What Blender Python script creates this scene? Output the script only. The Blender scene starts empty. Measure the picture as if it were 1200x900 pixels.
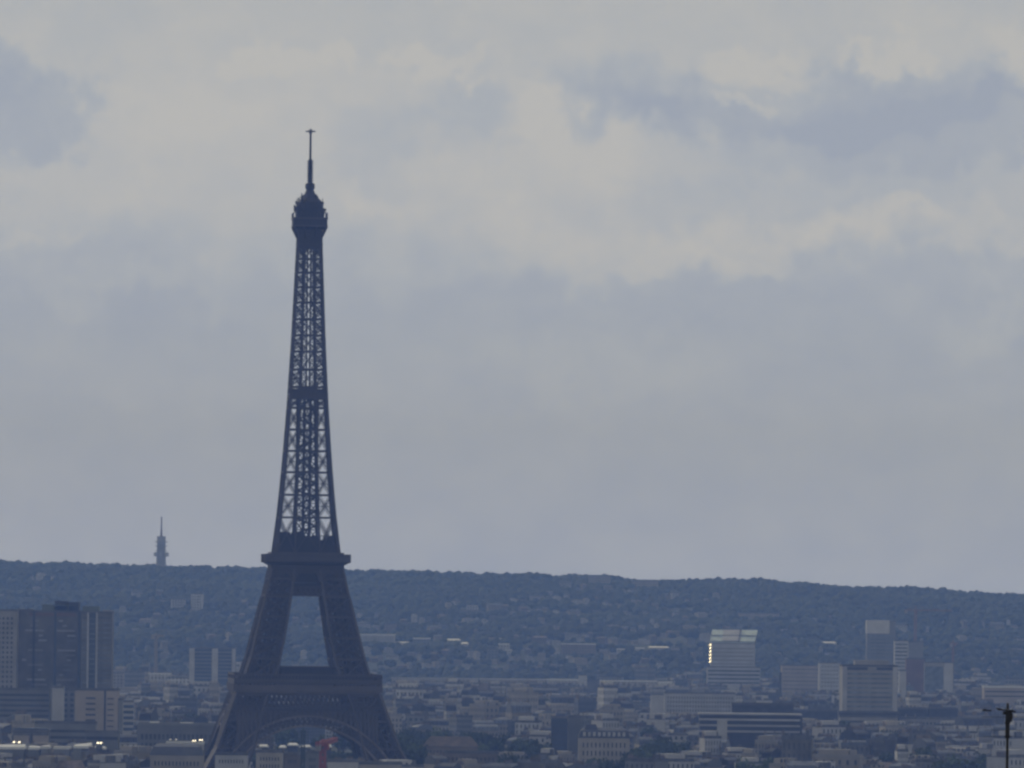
import bpy, bmesh, math, random
import numpy as np
from mathutils import Vector, Matrix, noise
R = math.radians
PI = math.pi
random.seed(7)
sc = bpy.context.scene
C = sc.collection

# ------------------------------------------------------------------ camera
F = 9812.0            # focal length in pixels of a 1200 px wide frame
ROLL = 0.0115
CZ = 100.0            # eye height above the river plain
cam_d = bpy.data.cameras.new('camera'); cam = bpy.data.objects.new('camera', cam_d); C.objects.link(cam)
cam_d.sensor_width = 36; cam_d.lens = F * 36 / 1200; cam_d.shift_y = 246 / 1200
cam_d.clip_start = 1.0; cam_d.clip_end = 60000
ca, sa = math.cos(ROLL), math.sin(ROLL)
cam.matrix_world = Matrix(((ca, -sa, 0, 0), (0, 0, -1, 0), (sa, ca, 0, CZ), (0, 0, 0, 1)))
sc.camera = cam

# ------------------------------------------------------------------ light
SUN_EL, SUN_AZ = R(40), R(-38)        # ahead and to the left of the view
to_sun = Vector((math.sin(SUN_AZ) * math.cos(SUN_EL), math.cos(SUN_AZ) * math.cos(SUN_EL), math.sin(SUN_EL)))
sd = bpy.data.lights.new('sun', 'SUN'); sd.energy = 1.0; sd.angle = R(6); sd.color = (1, .95, .87)
so = bpy.data.objects.new('sun', sd); C.objects.link(so)
so.rotation_euler = (-to_sun).to_track_quat('-Z', 'Y').to_euler(); so.location = (0, 0, 3000)

w = bpy.data.worlds.new('World'); sc.world = w; w.use_nodes = True
nt = w.node_tree; N = nt.nodes; L = nt.links; N.clear()
def nd(t, **k):
    n = N.new(t)
    for a, b in k.items(): setattr(n, a, b)
    return n
def mth(op, a, b=None, c=None, clamp=False):
    n = nd('ShaderNodeMath', operation=op, use_clamp=clamp)
    for i, v in enumerate((a, b, c)):
        if v is None: continue
        if isinstance(v, (int, float)): n.inputs[i].default_value = v
        else: L.new(v, n.inputs[i])
    return n.outputs[0]
def vmt(op, a, b=None):
    n = nd('ShaderNodeVectorMath', operation=op)
    for i, v in enumerate((a, b)):
        if v is None: continue
        if isinstance(v, (tuple, list)): n.inputs[i].default_value = v
        else: L.new(v, n.inputs[i])
    return n.outputs['Value'] if op in ('LENGTH', 'DOT_PRODUCT') else n.outputs[0]
def noi(vec, scale, detail, rough=.55):
    n = nd('ShaderNodeTexNoise'); n.inputs['Scale'].default_value = scale; n.inputs['Detail'].default_value = detail
    n.inputs['Roughness'].default_value = rough; L.new(vec, n.inputs['Vector']); return n
tc = nd('ShaderNodeTexCoord'); dirv = tc.outputs['Generated']
sky = nd('ShaderNodeTexSky', sky_type='NISHITA', sun_disc=False, sun_elevation=SUN_EL, sun_rotation=SUN_AZ)
skyb = nd('ShaderNodeVectorMath', operation='SCALE'); L.new(sky.outputs[0], skyb.inputs[0]); skyb.inputs['Scale'].default_value = 1.0
# flattened cloud direction space: x across, z up, slightly stretched; wobbled by noise
wob = noi(dirv, 55, 5, .6)
wv = vmt('MULTIPLY', vmt('SUBTRACT', wob.outputs['Color'], (.5, .5, .5)), (.034, 0, .022))
wob2 = noi(dirv, 260, 4, .6)
wv2 = vmt('MULTIPLY', vmt('SUBTRACT', wob2.outputs['Color'], (.5, .5, .5)), (.011, 0, .009))
dw = vmt('ADD', vmt('ADD', dirv, wv), wv2)
def sdir(px, py):
    u, v = px - 600, 696 - py
    return ((u * ca - v * sa) / F, 0, (u * sa + v * ca) / F)
def blob(px, py, rx, ry, wgt, soft=.6):
    c = sdir(px, py)
    d = vmt('MULTIPLY', vmt('SUBTRACT', dw, c), (F / rx, 0, F / ry))
    l = vmt('LENGTH', d)
    m = nd('ShaderNodeMapRange', interpolation_type='SMOOTHSTEP'); L.new(l, m.inputs[0])
    m.inputs[1].default_value = 1 - soft; m.inputs[2].default_value = 1 + soft; m.inputs[3].default_value = wgt * .78; m.inputs[4].default_value = 0
    return m.outputs[0]
sep = nd('ShaderNodeSeparateXYZ'); L.new(dw, sep.inputs[0])
# broad trend: clear grey blue low down, bright cloud higher up
tr = nd('ShaderNodeMapRange', interpolation_type='SMOOTHSTEP'); L.new(sep.outputs['Z'], tr.inputs[0])
tr.inputs[1].default_value = .030; tr.inputs[2].default_value = .052; tr.inputs[3].default_value = .14; tr.inputs[4].default_value = .74
stretch = vmt('MULTIPLY', dirv, (1, 1, 2.2))
n1 = noi(stretch, 46, 9, .66); n2 = noi(stretch, 14, 3, .5); n3 = noi(dirv, 150, 7, .62)
cover = mth('ADD', tr.outputs[0], mth('MULTIPLY', mth('SUBTRACT', n1.outputs['Fac'], .5), .85))
cover = mth('ADD', cover, mth('MULTIPLY', mth('SUBTRACT', n2.outputs['Fac'], .5), .25))
cover = mth('ADD', cover, mth('MULTIPLY', mth('SUBTRACT', n3.outputs['Fac'], .5), .55))
BLOBS = [(25, 135, 75, 62, -.75, .3), (945, 115, 250, 42, -.7, .35), (1120, 165, 230, 48, -.6, .3), (740, 95, 90, 36, -.35, .5),
         (545, 140, 75, 34, -.4, .5), (425, 185, 55, 36, -.25, .6), (880, 85, 80, 28, .45, .4), (1050, 148, 26, 9, .35, .5),
         (270, 110, 190, 60, .25, .7), (640, 190, 110, 90, .3, .6), (860, 300, 80, 30, .42, .5), (690, 295, 130, 34, .34, .6), (1080, 285, 160, 26, .42, .5),
         (600, 345, 300, 10, -.1, .8), (690, 440, 130, 40, .3, .7), (240, 240, 300, 70, .22, .6), (150, 340, 110, 12, .28, .6), (930, 228, 240, 24, -.16, .6),
         (1165, 375, 60, 16, .3, .6), (300, 430, 300, 40, .08, .7), (35, 290, 45, 10, .3, .5), (1190, 90, 60, 40, .35, .5),
         (350, 74, 55, 18, .35, .35), (530, 84, 62, 18, .3, .35), (640, 150, 50, 26, .25, .35), (430, 230, 60, 18, .2, .4), (830, 318, 90, 12, .2, .5), (1010, 268, 90, 20, .22, .35), (1030, 60, 34, 14, .3, .35), (870, 105, 26, 14, .35, .3)]
for b in BLOBS: cover = mth('ADD', cover, blob(*b))
ramp = nd('ShaderNodeValToRGB'); L.new(cover, ramp.inputs[0])
cr = ramp.color_ramp
cr.elements[0].position = 0.0; cr.elements[0].color = (.314, .35, .428, 1)
cr.elements[1].position = 1.0; cr.elements[1].color = (.476, .470, .456, 1)
e = cr.elements.new(.5); e.color = (.383, .409, .448, 1)
mix = nd('ShaderNodeMix', data_type='RGBA'); mix.inputs[0].default_value = .93
skm = nd('ShaderNodeVectorMath', operation='SCALE'); L.new(sky.outputs[0], skm.inputs[0]); skm.inputs['Scale'].default_value = 1.0
cl10 = nd('ShaderNodeVectorMath', operation='SCALE'); L.new(ramp.outputs[0], cl10.inputs[0])
sp0 = nd('ShaderNodeSeparateXYZ'); L.new(dirv, sp0.inputs[0])
hi = nd('ShaderNodeMapRange', interpolation_type='SMOOTHSTEP'); L.new(sp0.outputs['Z'], hi.inputs[0])     # unseen overhead sky dimmed to lower the light on the scene
hi.inputs[1].default_value = .1; hi.inputs[2].default_value = .4; hi.inputs[3].default_value = 10.0; hi.inputs[4].default_value = 6.5
L.new(hi.outputs[0], cl10.inputs['Scale'])
tf = nd('ShaderNodeMapRange'); L.new(sp0.outputs['Z'], tf.inputs[0]); tf.inputs[1].default_value = 0; tf.inputs[2].default_value = .07
tr2 = nd('ShaderNodeValToRGB'); L.new(tf.outputs[0], tr2.inputs[0]); te = tr2.color_ramp.elements     # bluer air towards the horizon (stored at half value)
te[0].position = 0; te[0].color = (.475, .54, .86, 1); te[1].position = 1; te[1].color = (.492, .503, .55, 1)
t3 = te.new(.42); t3.color = (.487, .523, .65, 1)
tint2 = vmt('MULTIPLY', tr2.outputs[0], (2, 2, 2))
L.new(skm.outputs[0], mix.inputs[6]); L.new(vmt('MULTIPLY', cl10.outputs[0], tint2), mix.inputs[7])
bg = nd('ShaderNodeBackground'); bg.inputs['Strength'].default_value = .1; L.new(mix.outputs[2], bg.inputs[0])
wo = nd('ShaderNodeOutputWorld'); L.new(bg.outputs[0], wo.inputs[0])
w.cycles.sampling_method = 'MANUAL'; w.cycles.sample_map_resolution = 512

sc.view_settings.view_transform = 'Standard'; sc.view_settings.look = 'None'
sc.view_settings.gamma = 1; sc.view_settings.exposure = 0; sc.view_settings.use_curve_mapping = False
sc.render.engine = 'CYCLES'
sc.cycles.filter_width = 2.6
sc.cycles.max_bounces = 4; sc.cycles.diffuse_bounces = 2; sc.cycles.volume_bounces = 1
sc.cycles.use_denoising = True
HAZE = 8.9e-5
HAZE_COLOR = (.25, .43, 1.0)

# ------------------------------------------------------------------ materials
MATS = {}
def mat(name, col, rough=.8, metal=0, var=.18, nscale=.15, objvar=.0, col2=None, streak=False):
    if name in MATS: return MATS[name]
    m = bpy.data.materials.new(name); m.use_nodes = True; t = m.node_tree; n = t.nodes; l = t.links
    b = n['Principled BSDF']; b.inputs['Roughness'].default_value = rough; b.inputs['Metallic'].default_value = metal
    tcn = n.new('ShaderNodeTexCoord'); nz = n.new('ShaderNodeTexNoise'); nz.inputs['Scale'].default_value = nscale; nz.inputs['Detail'].default_value = 5
    if streak:
        mp = n.new('ShaderNodeMapping'); mp.inputs['Scale'].default_value = (1, 1, .15); l.new(tcn.outputs['Object'], mp.inputs[0]); l.new(mp.outputs[0], nz.inputs['Vector'])
    else: l.new(tcn.outputs['Object'], nz.inputs['Vector'])
    rp = n.new('ShaderNodeValToRGB'); l.new(nz.outputs['Fac'], rp.inputs[0])
    c2 = col2 or tuple(max(0, c * (1 - 2.2 * var)) for c in col)
    rp.color_ramp.elements[0].position = .3; rp.color_ramp.elements[0].color = (*c2, 1)
    rp.color_ramp.elements[1].position = .7; rp.color_ramp.elements[1].color = (*[min(1, c * (1 + var)) for c in col], 1)
    out = rp.outputs[0]
    if objvar:
        oi = n.new('ShaderNodeObjectInfo'); mr = n.new('ShaderNodeMapRange'); l.new(oi.outputs['Random'], mr.inputs[0])
        mr.inputs[3].default_value = 1 - objvar; mr.inputs[4].default_value = 1 + objvar
        vm = n.new('ShaderNodeVectorMath'); vm.operation = 'SCALE'; l.new(out, vm.inputs[0]); l.new(mr.outputs[0], vm.inputs['Scale']); out = vm.outputs[0]
    l.new(out, b.inputs['Base Color'])
    MATS[name] = m; return m
def facade(name, col, glass=(.05, .06, .08), fw=2.9, fh=3.1, wx=.42, wz=.55, objvar=.2):
    """stone or plaster facade of a house too small to show single windows"""
    m = mat(name, col, .85, var=.12, nscale=.1, objvar=objvar); t = m.node_tree; n = t.nodes; l = t.links
    if 'done' in m: return m
    m['done'] = 1
    b = n['Principled BSDF']; src = b.inputs['Base Color'].links[0].from_socket
    tcn = n.new('ShaderNodeTexCoord'); sp = n.new('ShaderNodeSeparateXYZ'); l.new(tcn.outputs['Object'], sp.inputs[0])
    def mm(op, a, b_=None):
        k = n.new('ShaderNodeMath'); k.operation = op
        for i, v in enumerate((a, b_)):
            if v is None: continue
            if isinstance(v, (int, float)): k.inputs[i].default_value = v
            else: l.new(v, k.inputs[i])
        return k.outputs[0]
    fx = mm('FRACT', mm('DIVIDE', mm('ADD', sp.outputs[0], sp.outputs[1]), fw)); fz = mm('FRACT', mm('DIVIDE', sp.outputs[2], fh))
    mk = mm('MULTIPLY', mm('LESS_THAN', mm('ABSOLUTE', mm('SUBTRACT', fx, .5)), wx / 2), mm('LESS_THAN', mm('ABSOLUTE', mm('SUBTRACT', fz, .5)), wz / 2))
    ge = n.new('ShaderNodeNewGeometry'); s2 = n.new('ShaderNodeSeparateXYZ'); l.new(ge.outputs['Normal'], s2.inputs[0])
    mk = mm('MULTIPLY', mk, mm('LESS_THAN', mm('ABSOLUTE', s2.outputs[2]), .5))
    mx = n.new('ShaderNodeMix'); mx.data_type = 'RGBA'; l.new(mk, mx.inputs[0]); l.new(src, mx.inputs[6]); mx.inputs[7].default_value = (*glass, 1)
    l.new(mx.outputs[2], b.inputs['Base Color']); return m
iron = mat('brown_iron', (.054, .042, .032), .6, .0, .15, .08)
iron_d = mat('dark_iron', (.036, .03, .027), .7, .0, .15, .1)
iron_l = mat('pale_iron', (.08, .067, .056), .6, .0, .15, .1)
glass = mat('window_glass', (.08, .085, .095), .25, 0, .3, .2, .35)
glass_b = mat('blue_glass', (.06, .085, .13), .2, 0, .25, .1)
glass_l = mat('pale_glass', (.16, .19, .22), .3, 0, .3, .25, .4)
zinc = mat('zinc', (.115, .125, .145), .5, 0, .2, .2, .3)
slate = mat('slate', (.055, .06, .075), .6, 0, .25, .3, .3)
tile = mat('red_tile', (.13, .105, .092), .8, 0, .25, .3, .3)
gravel = mat('roof_gravel', (.15, .15, .155), .9, 0, .2, .2, .3)
white_glint_roof = mat('white_glint_roof', (.78, .78, .74), .5, 0, .06, .2, .1)  # white colour also stands in for sun glint on bright roofs
f_cream = facade('cream_stone', (.38, .35, .30)); f_white = facade('white_render', (.52, .515, .50), fw=3.2); f_grey = facade('grey_render', (.22, .225, .225), fw=3.6, wx=.55)
f_tan = facade('tan_brick', (.21, .18, .155)); f_dark = facade('dark_panel', (.13, .14, .17), fw=2.4, wx=.6)
stone = mat('cream_stone_wall', (.38, .35, .30), .85, 0, .12, .1, .2); render_w = mat('white_render_wall', (.52, .515, .50), .8, 0, .1, .1, .15)
render_g = mat('grey_render_wall', (.22, .225, .225), .8, 0, .12, .1, .2); tan_w = mat('tan_brick_wall', (.21, .18, .155), .85, 0, .15, .1, .2)
concrete = mat('concrete', (.34, .33, .31), .85, 0, .15, .08); beige = mat('beige_concrete', (.42, .37, .32), .85, 0, .1, .08)
pale_panel = mat('pale_panel', (.47, .47, .47), .7, 0, .1, .1, .12); dark_panel = mat('dark_cladding', (.155, .15, .14), .6, 0, .25, .12)
brown_panel = mat('brown_cladding', (.2, .13, .11), .7, 0, .2, .1); green_panel = mat('green_cladding', (.17, .2, .15), .7, 0, .2, .1)
chim = mat('chimney_brick', (.17, .145, .13), .9, 0, .2, .5, .3)
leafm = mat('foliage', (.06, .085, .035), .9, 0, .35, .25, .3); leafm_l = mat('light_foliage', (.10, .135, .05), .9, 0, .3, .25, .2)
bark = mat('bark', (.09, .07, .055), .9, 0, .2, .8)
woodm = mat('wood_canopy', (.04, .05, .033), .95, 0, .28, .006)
red_p = mat('red_paint', (.34, .06, .03), .5, 0, .1, .3); yel_p = mat('yellow_paint', (.3, .26, .18), .6, 0, .1, .3); org_p = mat('orange_paint', (.25, .15, .11), .6, 0, .1, .3)
grn_p = mat('green_paint', (.03, .06, .045), .6, 0, .15, .3)
black_m = mat('weathered_steel', (.022, .022, .022), .6, 0, .3, 3)
mirror = mat('mirror_metal', (.65, .63, .56), .42, 1, .03, .1)
greeng = mat('green_glass', (.66, .76, .72), .3, .25, .12, .12)
M_tile_roofs = [zinc, zinc, slate, tile, gravel]

# ------------------------------------------------------------------ mesh helpers
class MB:
    def __init__(s): s.v = []; s.f = []
    def box(s, x0, x1, y0, y1, z0, z1, M=None):
        P = [Vector(p) for p in ((x0, y0, z0), (x1, y0, z0), (x1, y1, z0), (x0, y1, z0), (x0, y0, z1), (x1, y0, z1), (x1, y1, z1), (x0, y1, z1))]
        if M is not None: P = [M @ p for p in P]
        s.hexa(P)
    def hexa(s, P):
        b = len(s.v); s.v += [tuple(p) for p in P]
        s.f += [(b, b + 3, b + 2, b + 1), (b + 4, b + 5, b + 6, b + 7), (b, b + 1, b + 5, b + 4), (b + 1, b + 2, b + 6, b + 5), (b + 2, b + 3, b + 7, b + 6), (b + 3, b, b + 4, b + 7)]
    def frust(s, a, b_, z0, z1):      # a, b_ = (x0,x1,y0,y1) bottom and top
        s.hexa([(a[0], a[2], z0), (a[1], a[2], z0), (a[1], a[3], z0), (a[0], a[3], z0), (b_[0], b_[2], z1), (b_[1], b_[2], z1), (b_[1], b_[3], z1), (b_[0], b_[3], z1)])
    def bar(s, p, q, t, t2=None):
        p = Vector(p); q = Vector(q); d = q - p
        if d.length < 1e-6: return
        d.normalize(); up = Vector((0, 0, 1)) if abs(d.z) < .95 else Vector((0, 1, 0))
        a = d.cross(up).normalized() * t / 2; c = d.cross(a).normalized() * (t2 or t) / 2
        s.hexa([p - a - c, p + a - c, p + a + c, p - a + c, q - a - c, q + a - c, q + a + c, q - a + c])
    def cyl(s, x, y, z0, z1, r0, r1=None, n=12):
        r1 = r0 if r1 is None else r1; b = len(s.v)
        for z, r in ((z0, r0), (z1, r1)):
            for i in range(n): a = 2 * PI * i / n; s.v.append((x + r * math.cos(a), y + r * math.sin(a), z))
        for i in range(n): j = (i + 1) % n; s.f.append((b + i, b + j, b + n + j, b + n + i))
        s.f.append(tuple(b + n - 1 - i for i in range(n))); s.f.append(tuple(b + n + i for i in range(n)))
    def mesh(s, name, m):
        me = bpy.data.meshes.new(name); me.from_pydata(s.v, [], s.f); me.materials.append(m)
        bm = bmesh.new(); bm.from_mesh(me); bmesh.ops.recalc_face_normals(bm, faces=bm.faces); bm.to_mesh(me); bm.free(); return me
    def build(s, name, m, parent=None):
        o = bpy.data.objects.new(name, s.mesh(name, m)); C.objects.link(o)
        if parent: o.parent = parent
        return o
def thing(name, label, cat, loc, rz=0, group=None):
    o = bpy.data.objects.new(name, None); C.objects.link(o); o.location = loc; o.rotation_euler = (0, 0, rz); o.empty_display_size = 1
    o['label'] = label; o['category'] = cat
    if group: o['group'] = group
    return o
def child(name, me, parent, loc=(0, 0, 0)):
    o = bpy.data.objects.new(name, me); C.objects.link(o); o.parent = parent; o.location = loc; return o
def copy_tree(o, parent=None):
    c = o.copy(); C.objects.link(c); c.parent = parent
    for ch in list(o.children): copy_tree(ch, c)
    return c

def ray(px, py):        # direction (x, 1, z) of a photograph pixel
    u, v = px - 600, 696 - py
    return (u * ca - v * sa) / F, (u * sa + v * ca) / F
def at(px, py, Y):
    a, b = ray(px, py); return Vector((a * Y, Y, CZ + b * Y))
def proj(x, y, z):
    X = x / y * F; Z = (z - CZ) / y * F
    return 600 + X * ca + Z * sa, 696 - (-X * sa + Z * ca)

# ------------------------------------------------------------------ ground
RIDGE = [(-200, 652), (0, 657), (130, 660), (200, 662), (300, 664.5), (420, 667), (500, 668.5), (560, 671), (640, 672.5), (700, 674), (770, 680), (840, 677), (900, 678), (960, 684), (1000, 687), (1080, 688), (1130, 691), (1200, 697), (1400, 704)]
RY = 11000.0
rx_ = []; rz_ = []
for a, b in RIDGE:
    p = at(a, b, RY); rx_.append(p.x); rz_.append(p.z - 9)
def ridge_z(x): return float(np.interp(x, rx_, rz_))
def gz(x, y):
    z = 0.0
    if y < 1600: z += 96 * math.exp(-((y if y > 0 else y * .5) / 450) ** 2) * math.exp(-(x / 900) ** 2)
    if y > 8300:
        t = min(1, (y - 8300) / (RY - 8300)); rz = ridge_z(x)
        p = t ** .92
        z += p * rz
        u = max(0, min(1, t * 4)) * max(0, min(1, (1 - t) * 5))
        z += u * 9 * noise.noise(Vector((x / 330, y / 520, 0))) + u * 5 * noise.noise(Vector((x / 120, y / 200, 3)))
        if y > RY: z -= (y - RY) * .02
    return z
def grid_mesh(name, xs, ys, fn, m):
    v = [(x, y, fn(x, y)) for y in ys for x in xs]; n = len(xs)
    f = [(j * n + i, j * n + i + 1, (j + 1) * n + i + 1, (j + 1) * n + i) for j in range(len(ys) - 1) for i in range(n - 1)]
    me = bpy.data.meshes.new(name); me.from_pydata(v, [], f); me.materials.append(m)
    o = bpy.data.objects.new(name, me); C.objects.link(o); o['kind'] = 'structure'
    for p in me.polygons: p.use_smooth = True
    return o
gm = mat('city_ground', (.045, .05, .038), .95, 0, .3, .01, col2=(.035, .045, .03))
xs = [-5000, -3500, -2400, -1600, -1200] + list(range(-1000, 1001, 50)) + [1200, 1600, 2400, 3500, 5000]
ys = list(range(-600, 1700, 50)) + list(range(1800, 8200, 200)) + list(range(8250, 11600, 50)) + [12000, 12400]
grid_mesh('ground', xs, ys, gz, gm)

def hill_y(px, py):      # distance at which the hillside shows at this pixel
    a, b = ray(px, py)
    Y = 8300.0
    while Y < RY:
        if gz(a * Y, Y) >= CZ + b * Y: return Y
        Y += 12
    return None

# ------------------------------------------------------------------ haze
hb = MB(); hb.box(-5500, 5500, -700, 12500, -320, 345)
hm = bpy.data.materials.new('haze'); hm.use_nodes = True; hn = hm.node_tree.nodes; hn.clear()
pv = hn.new('ShaderNodeVolumePrincipled'); pv.inputs['Density'].default_value = HAZE; pv.inputs['Color'].default_value = (*HAZE_COLOR, 1)
pv.inputs['Anisotropy'].default_value = .0; pv.inputs['Absorption Color'].default_value = (1, 1, 1, 1)
ho_ = hn.new('ShaderNodeOutputMaterial'); hm.node_tree.links.new(pv.outputs[0], ho_.inputs['Volume'])
hz = hb.build('haze', hm); hz['kind'] = 'stuff'

# ------------------------------------------------------------------ the iron lattice tower
TD = 3990.0
base = at(355.0, 941.2, TD)
tower = thing('lattice_tower', 'tall brown wrought iron lattice tower with four legs, arches, three galleries and antenna', 'tower', (base.x, TD, 0), R(4.5))
PZ = [0, 15, 27.4, 41.3, 52, 57.6, 63.6, 82, 98, 106, 116, 125.3, 138.6, 162, 187.7, 220, 265, 275]
PO = [58, 49, 42.2, 37.6, 33.6, 30.2, 27.9, 23.5, 19.6, 17.8, 15.3, 14.1, 12.6, 10.6, 8.9, 7.25, 5.5, 5.3]
PW = [22, 19, 16.8, 15.4, 15, 14.6, 13.9, 13.3, 11.8, 11.2, 9.3, 8.3, 7.4, 6.1, 5.1, 4.2, 3.4, 3.3]
def ho(z): return float(np.interp(z, PZ, PO))
def hw(z): return float(np.interp(z, PZ, PW))
def X4(mb, a, b, c, d, t, double=0):    # X bracing on quad a b (bottom) c d (top): a-d, b-c
    mb.bar(a, d, t); mb.bar(b, c, t)
def lerp(p, q, t): return Vector(p) * (1 - t) + Vector(q) * t
def leg_corners(sx, sy, z):
    o = ho(z); i = o - hw(z)
    return [Vector((sx * o, sy * o, z)), Vector((sx * i, sy * o, z)), Vector((sx * i, sy * i, z)), Vector((sx * o, sy * i, z))]
low = [0, 13, 26, 39, 51]; mid = [58, 68, 78, 88, 97.5, 106, 115]
for sx in (-1, 1):
    for sy in (-1, 1):
        ch = MB(); lt = MB(); rail = MB()
        for levels, n in ((low, 4), (mid, 3)):
            zz = list(levels)
            if levels is low: zz = zz + [58]
            for k in range(len(zz) - 1):
                a = leg_corners(sx, sy, zz[k]); b = leg_corners(sx, sy, zz[k + 1])
                for i in range(4):
                    j = (i + 1) % 4
                    ch.bar(a[i], b[i], 1.35 if levels is low else 1.15)
                    ch.bar(b[i], b[j], .9, .9)
                    X4(lt, a[i], a[j], b[i], b[j], .75)
                    # secondary criss-cross
                    for q in range(n):
                        t0, t1 = q / n, (q + 1) / n
                        for r_ in range(n):
                            s0, s1 = r_ / n, (r_ + 1) / n
                            p00 = lerp(lerp(a[i], a[j], t0), lerp(b[i], b[j], t0), s0); p10 = lerp(lerp(a[i], a[j], t1), lerp(b[i], b[j], t1), s0)
                            p01 = lerp(lerp(a[i], a[j], t0), lerp(b[i], b[j], t0), s1); p11 = lerp(lerp(a[i], a[j], t1), lerp(b[i], b[j], t1), s1)
                            lt.bar(p00, p11, .28); lt.bar(p10, p01, .28)
                        lt.bar(lerp(a[i], b[i], t0), lerp(a[j], b[j], t0), .4)
                lt.bar(b[0], b[2], .5); lt.bar(b[1], b[3], .5)
                # lift rails, stair flights running inside the leg
                ma = (a[0] + a[1] + a[2] + a[3]) / 4; mb_ = (b[0] + b[1] + b[2] + b[3]) / 4
                for dx in (-2.2, 2.2):
                    rail.bar(ma + Vector((dx, 0, 0)), mb_ + Vector((dx, 0, 0)), 1.0, 1.6)
                for q in range(4):
                    p = lerp(ma, mb_, q / 4); r2 = lerp(ma, mb_, (q + 1) / 4); s_ = 3.2 if q % 2 else -3.2
                    rail.bar(p + Vector((s_, 1.5, 0)), r2 + Vector((-s_, 1.5, 0)), .9, .5)
                    rail.box(p.x - 3.5, p.x + 3.5, p.y - 1, p.y + 2, p.z - .2, p.z + .2)
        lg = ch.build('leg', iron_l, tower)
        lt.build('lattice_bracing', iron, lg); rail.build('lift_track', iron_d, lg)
# arches under the first floor, one on each side
def face_pt(side, u, z, out=0.0):
    h = ho(z) + out
    return (Vector((u, -h, z)), Vector((h, u, z)), Vector((-u, h, z)), Vector((-h, -u, z)))[side]
AR, AC = 40.0, -3.4
for s in range(4):
    m = MB(); web = MB(); n = 44
    pts = []
    for i in range(n + 1):
        a = PI * (.09 + .82 * i / n)
        pts.append((AR * math.cos(a), AC + AR * math.sin(a), (AR + 4.6) * math.cos(a), AC + (AR + 4.6) * math.sin(a)))
    for i in range(n):
        u0, z0, U0, Z0 = pts[i]; u1, z1, U1, Z1 = pts[i + 1]
        for off in (.3, -3.0):
            m.bar(face_pt(s, u0, z0, off), face_pt(s, u1, z1, off), 1.0, .9)
            m.bar(face_pt(s, U0, Z0, off), face_pt(s, U1, Z1, off), .9, .9)
        m.bar(face_pt(s, u0, z0, .3), face_pt(s, u0, z0, -3), .5); 
        web.bar(face_pt(s, u0, z0, .3), face_pt(s, U0, Z0, .3), .5)
        web.bar(face_pt(s, u0, z0, .3), face_pt(s, U1, Z1, .3), .4); web.bar(face_pt(s, u1, z1, .3), face_pt(s, U0, Z0, .3), .4)
        # spandrel uprights to the truss above
        if Z0 < 42.5 and abs(U0) < 33: web.bar(face_pt(s, U0, Z0, .3), face_pt(s, U0, 43.5, .3), .9); web.bar(face_pt(s, U0, Z0, .3), face_pt(s, U1, 43.5, .3), .7); web.bar(face_pt(s, U1, Z1, .3), face_pt(s, U0, 43.5, .3), .7)
    ar = m.build('arch', mat('arch_iron', (.155, .13, .11), .6, 0, .15, .1), tower); web.build('arch_web', iron, ar)
# lattice truss under the first floor
m = MB(); fr = MB()
for s in range(4):
    for z, t in ((43.2, 1.0), (45.6, .7), (51.4, 1.0)):
        W = ho(z) - .2; m.bar(face_pt(s, -W, z, .1), face_pt(s, W, z, .1), t, t)
    n = 30
    for i in range(n):
        for z0, z1, t in ((45.6, 51.4, .5), (43.4, 45.6, .35)):
            W = 34.2; u0 = -W + 2 * W * i / n; u1 = -W + 2 * W * (i + 1) / n; um = (u0 + u1) / 2
            if z0 > 45:
                m.bar(face_pt(s, u0, z0), face_pt(s, u1, z1), t); m.bar(face_pt(s, u1, z0), face_pt(s, u0, z1), t)
            else: m.bar(face_pt(s, u0, z0), face_pt(s, u1, z1), t); m.bar(face_pt(s, u1, z0), face_pt(s, u0, z1), t)
m.build('lattice_truss', iron, tower)
G1 = 35.0
m = MB()     # frieze with consoles, plain band with names long worn away
m.frust((-34.2, 34.2, -34.2, 34.2), (-34.4, 34.4, -34.4, 34.4), 51.9, 53.0)
for a in range(4):
    Rm = Matrix.Rotation(a * PI / 2, 4, 'Z')
    m.box(-34.6, 34.6, -34.6, -33.6, 53.0, 55.6, Rm)
    for i in range(37):
        u = -34 + 68 * i / 36; m.box(u - .35, u + .35, -35.3, -34.6, 52.6, 56.2, Rm)
m.build('frieze', mat('arch_iron', (.155, .13, .11), .6, 0, .15, .1), tower)
m = MB(); ft = MB(); gp = MB()
m.box(-G1, G1, -G1, G1, 56.2, 57.2)
for a in range(4):
    Rm = Matrix.Rotation(a * PI / 2, 4, 'Z')
    gp.box(-G1, G1, -G1, -G1 + .6, 60.2, 61.0, Rm); gp.box(-G1, G1, -G1, -G1 + .25, 57.2, 58.5, Rm)
    for i in range(45):
        u = -G1 + .3 + (2 * G1 - .6) * i / 44; gp.box(u - .22, u + .22, -G1, -G1 + .5, 58.4, 60.3, Rm)
fl = m.build('first_floor', iron, tower); gp.build('gallery_arcade', iron_l, fl)
m = MB()
for a in range(4):
    Rm = Matrix.Rotation(a * PI / 2, 4, 'Z'); m.box(-31, 31, -32.5, -31.5, 57.2, 59.9, Rm)
m.build('gallery_back_wall', iron_d, fl)
m = MB()
for a in range(4):
    Rm = Matrix.Rotation(a * PI / 2, 4, 'Z'); m.box(-12.5, 12.5, -26, -18, 57.2, 63.6, Rm); m.box(-13.3, 13.3, -27, -17.5, 63.6, 64.3, Rm)
    for i in range(9): u = -12 + 3 * i; m.box(u - .2, u + .2, -26.3, -26, 57.2, 63.6, Rm)
m.build('pavilion', iron_d, tower)
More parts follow.
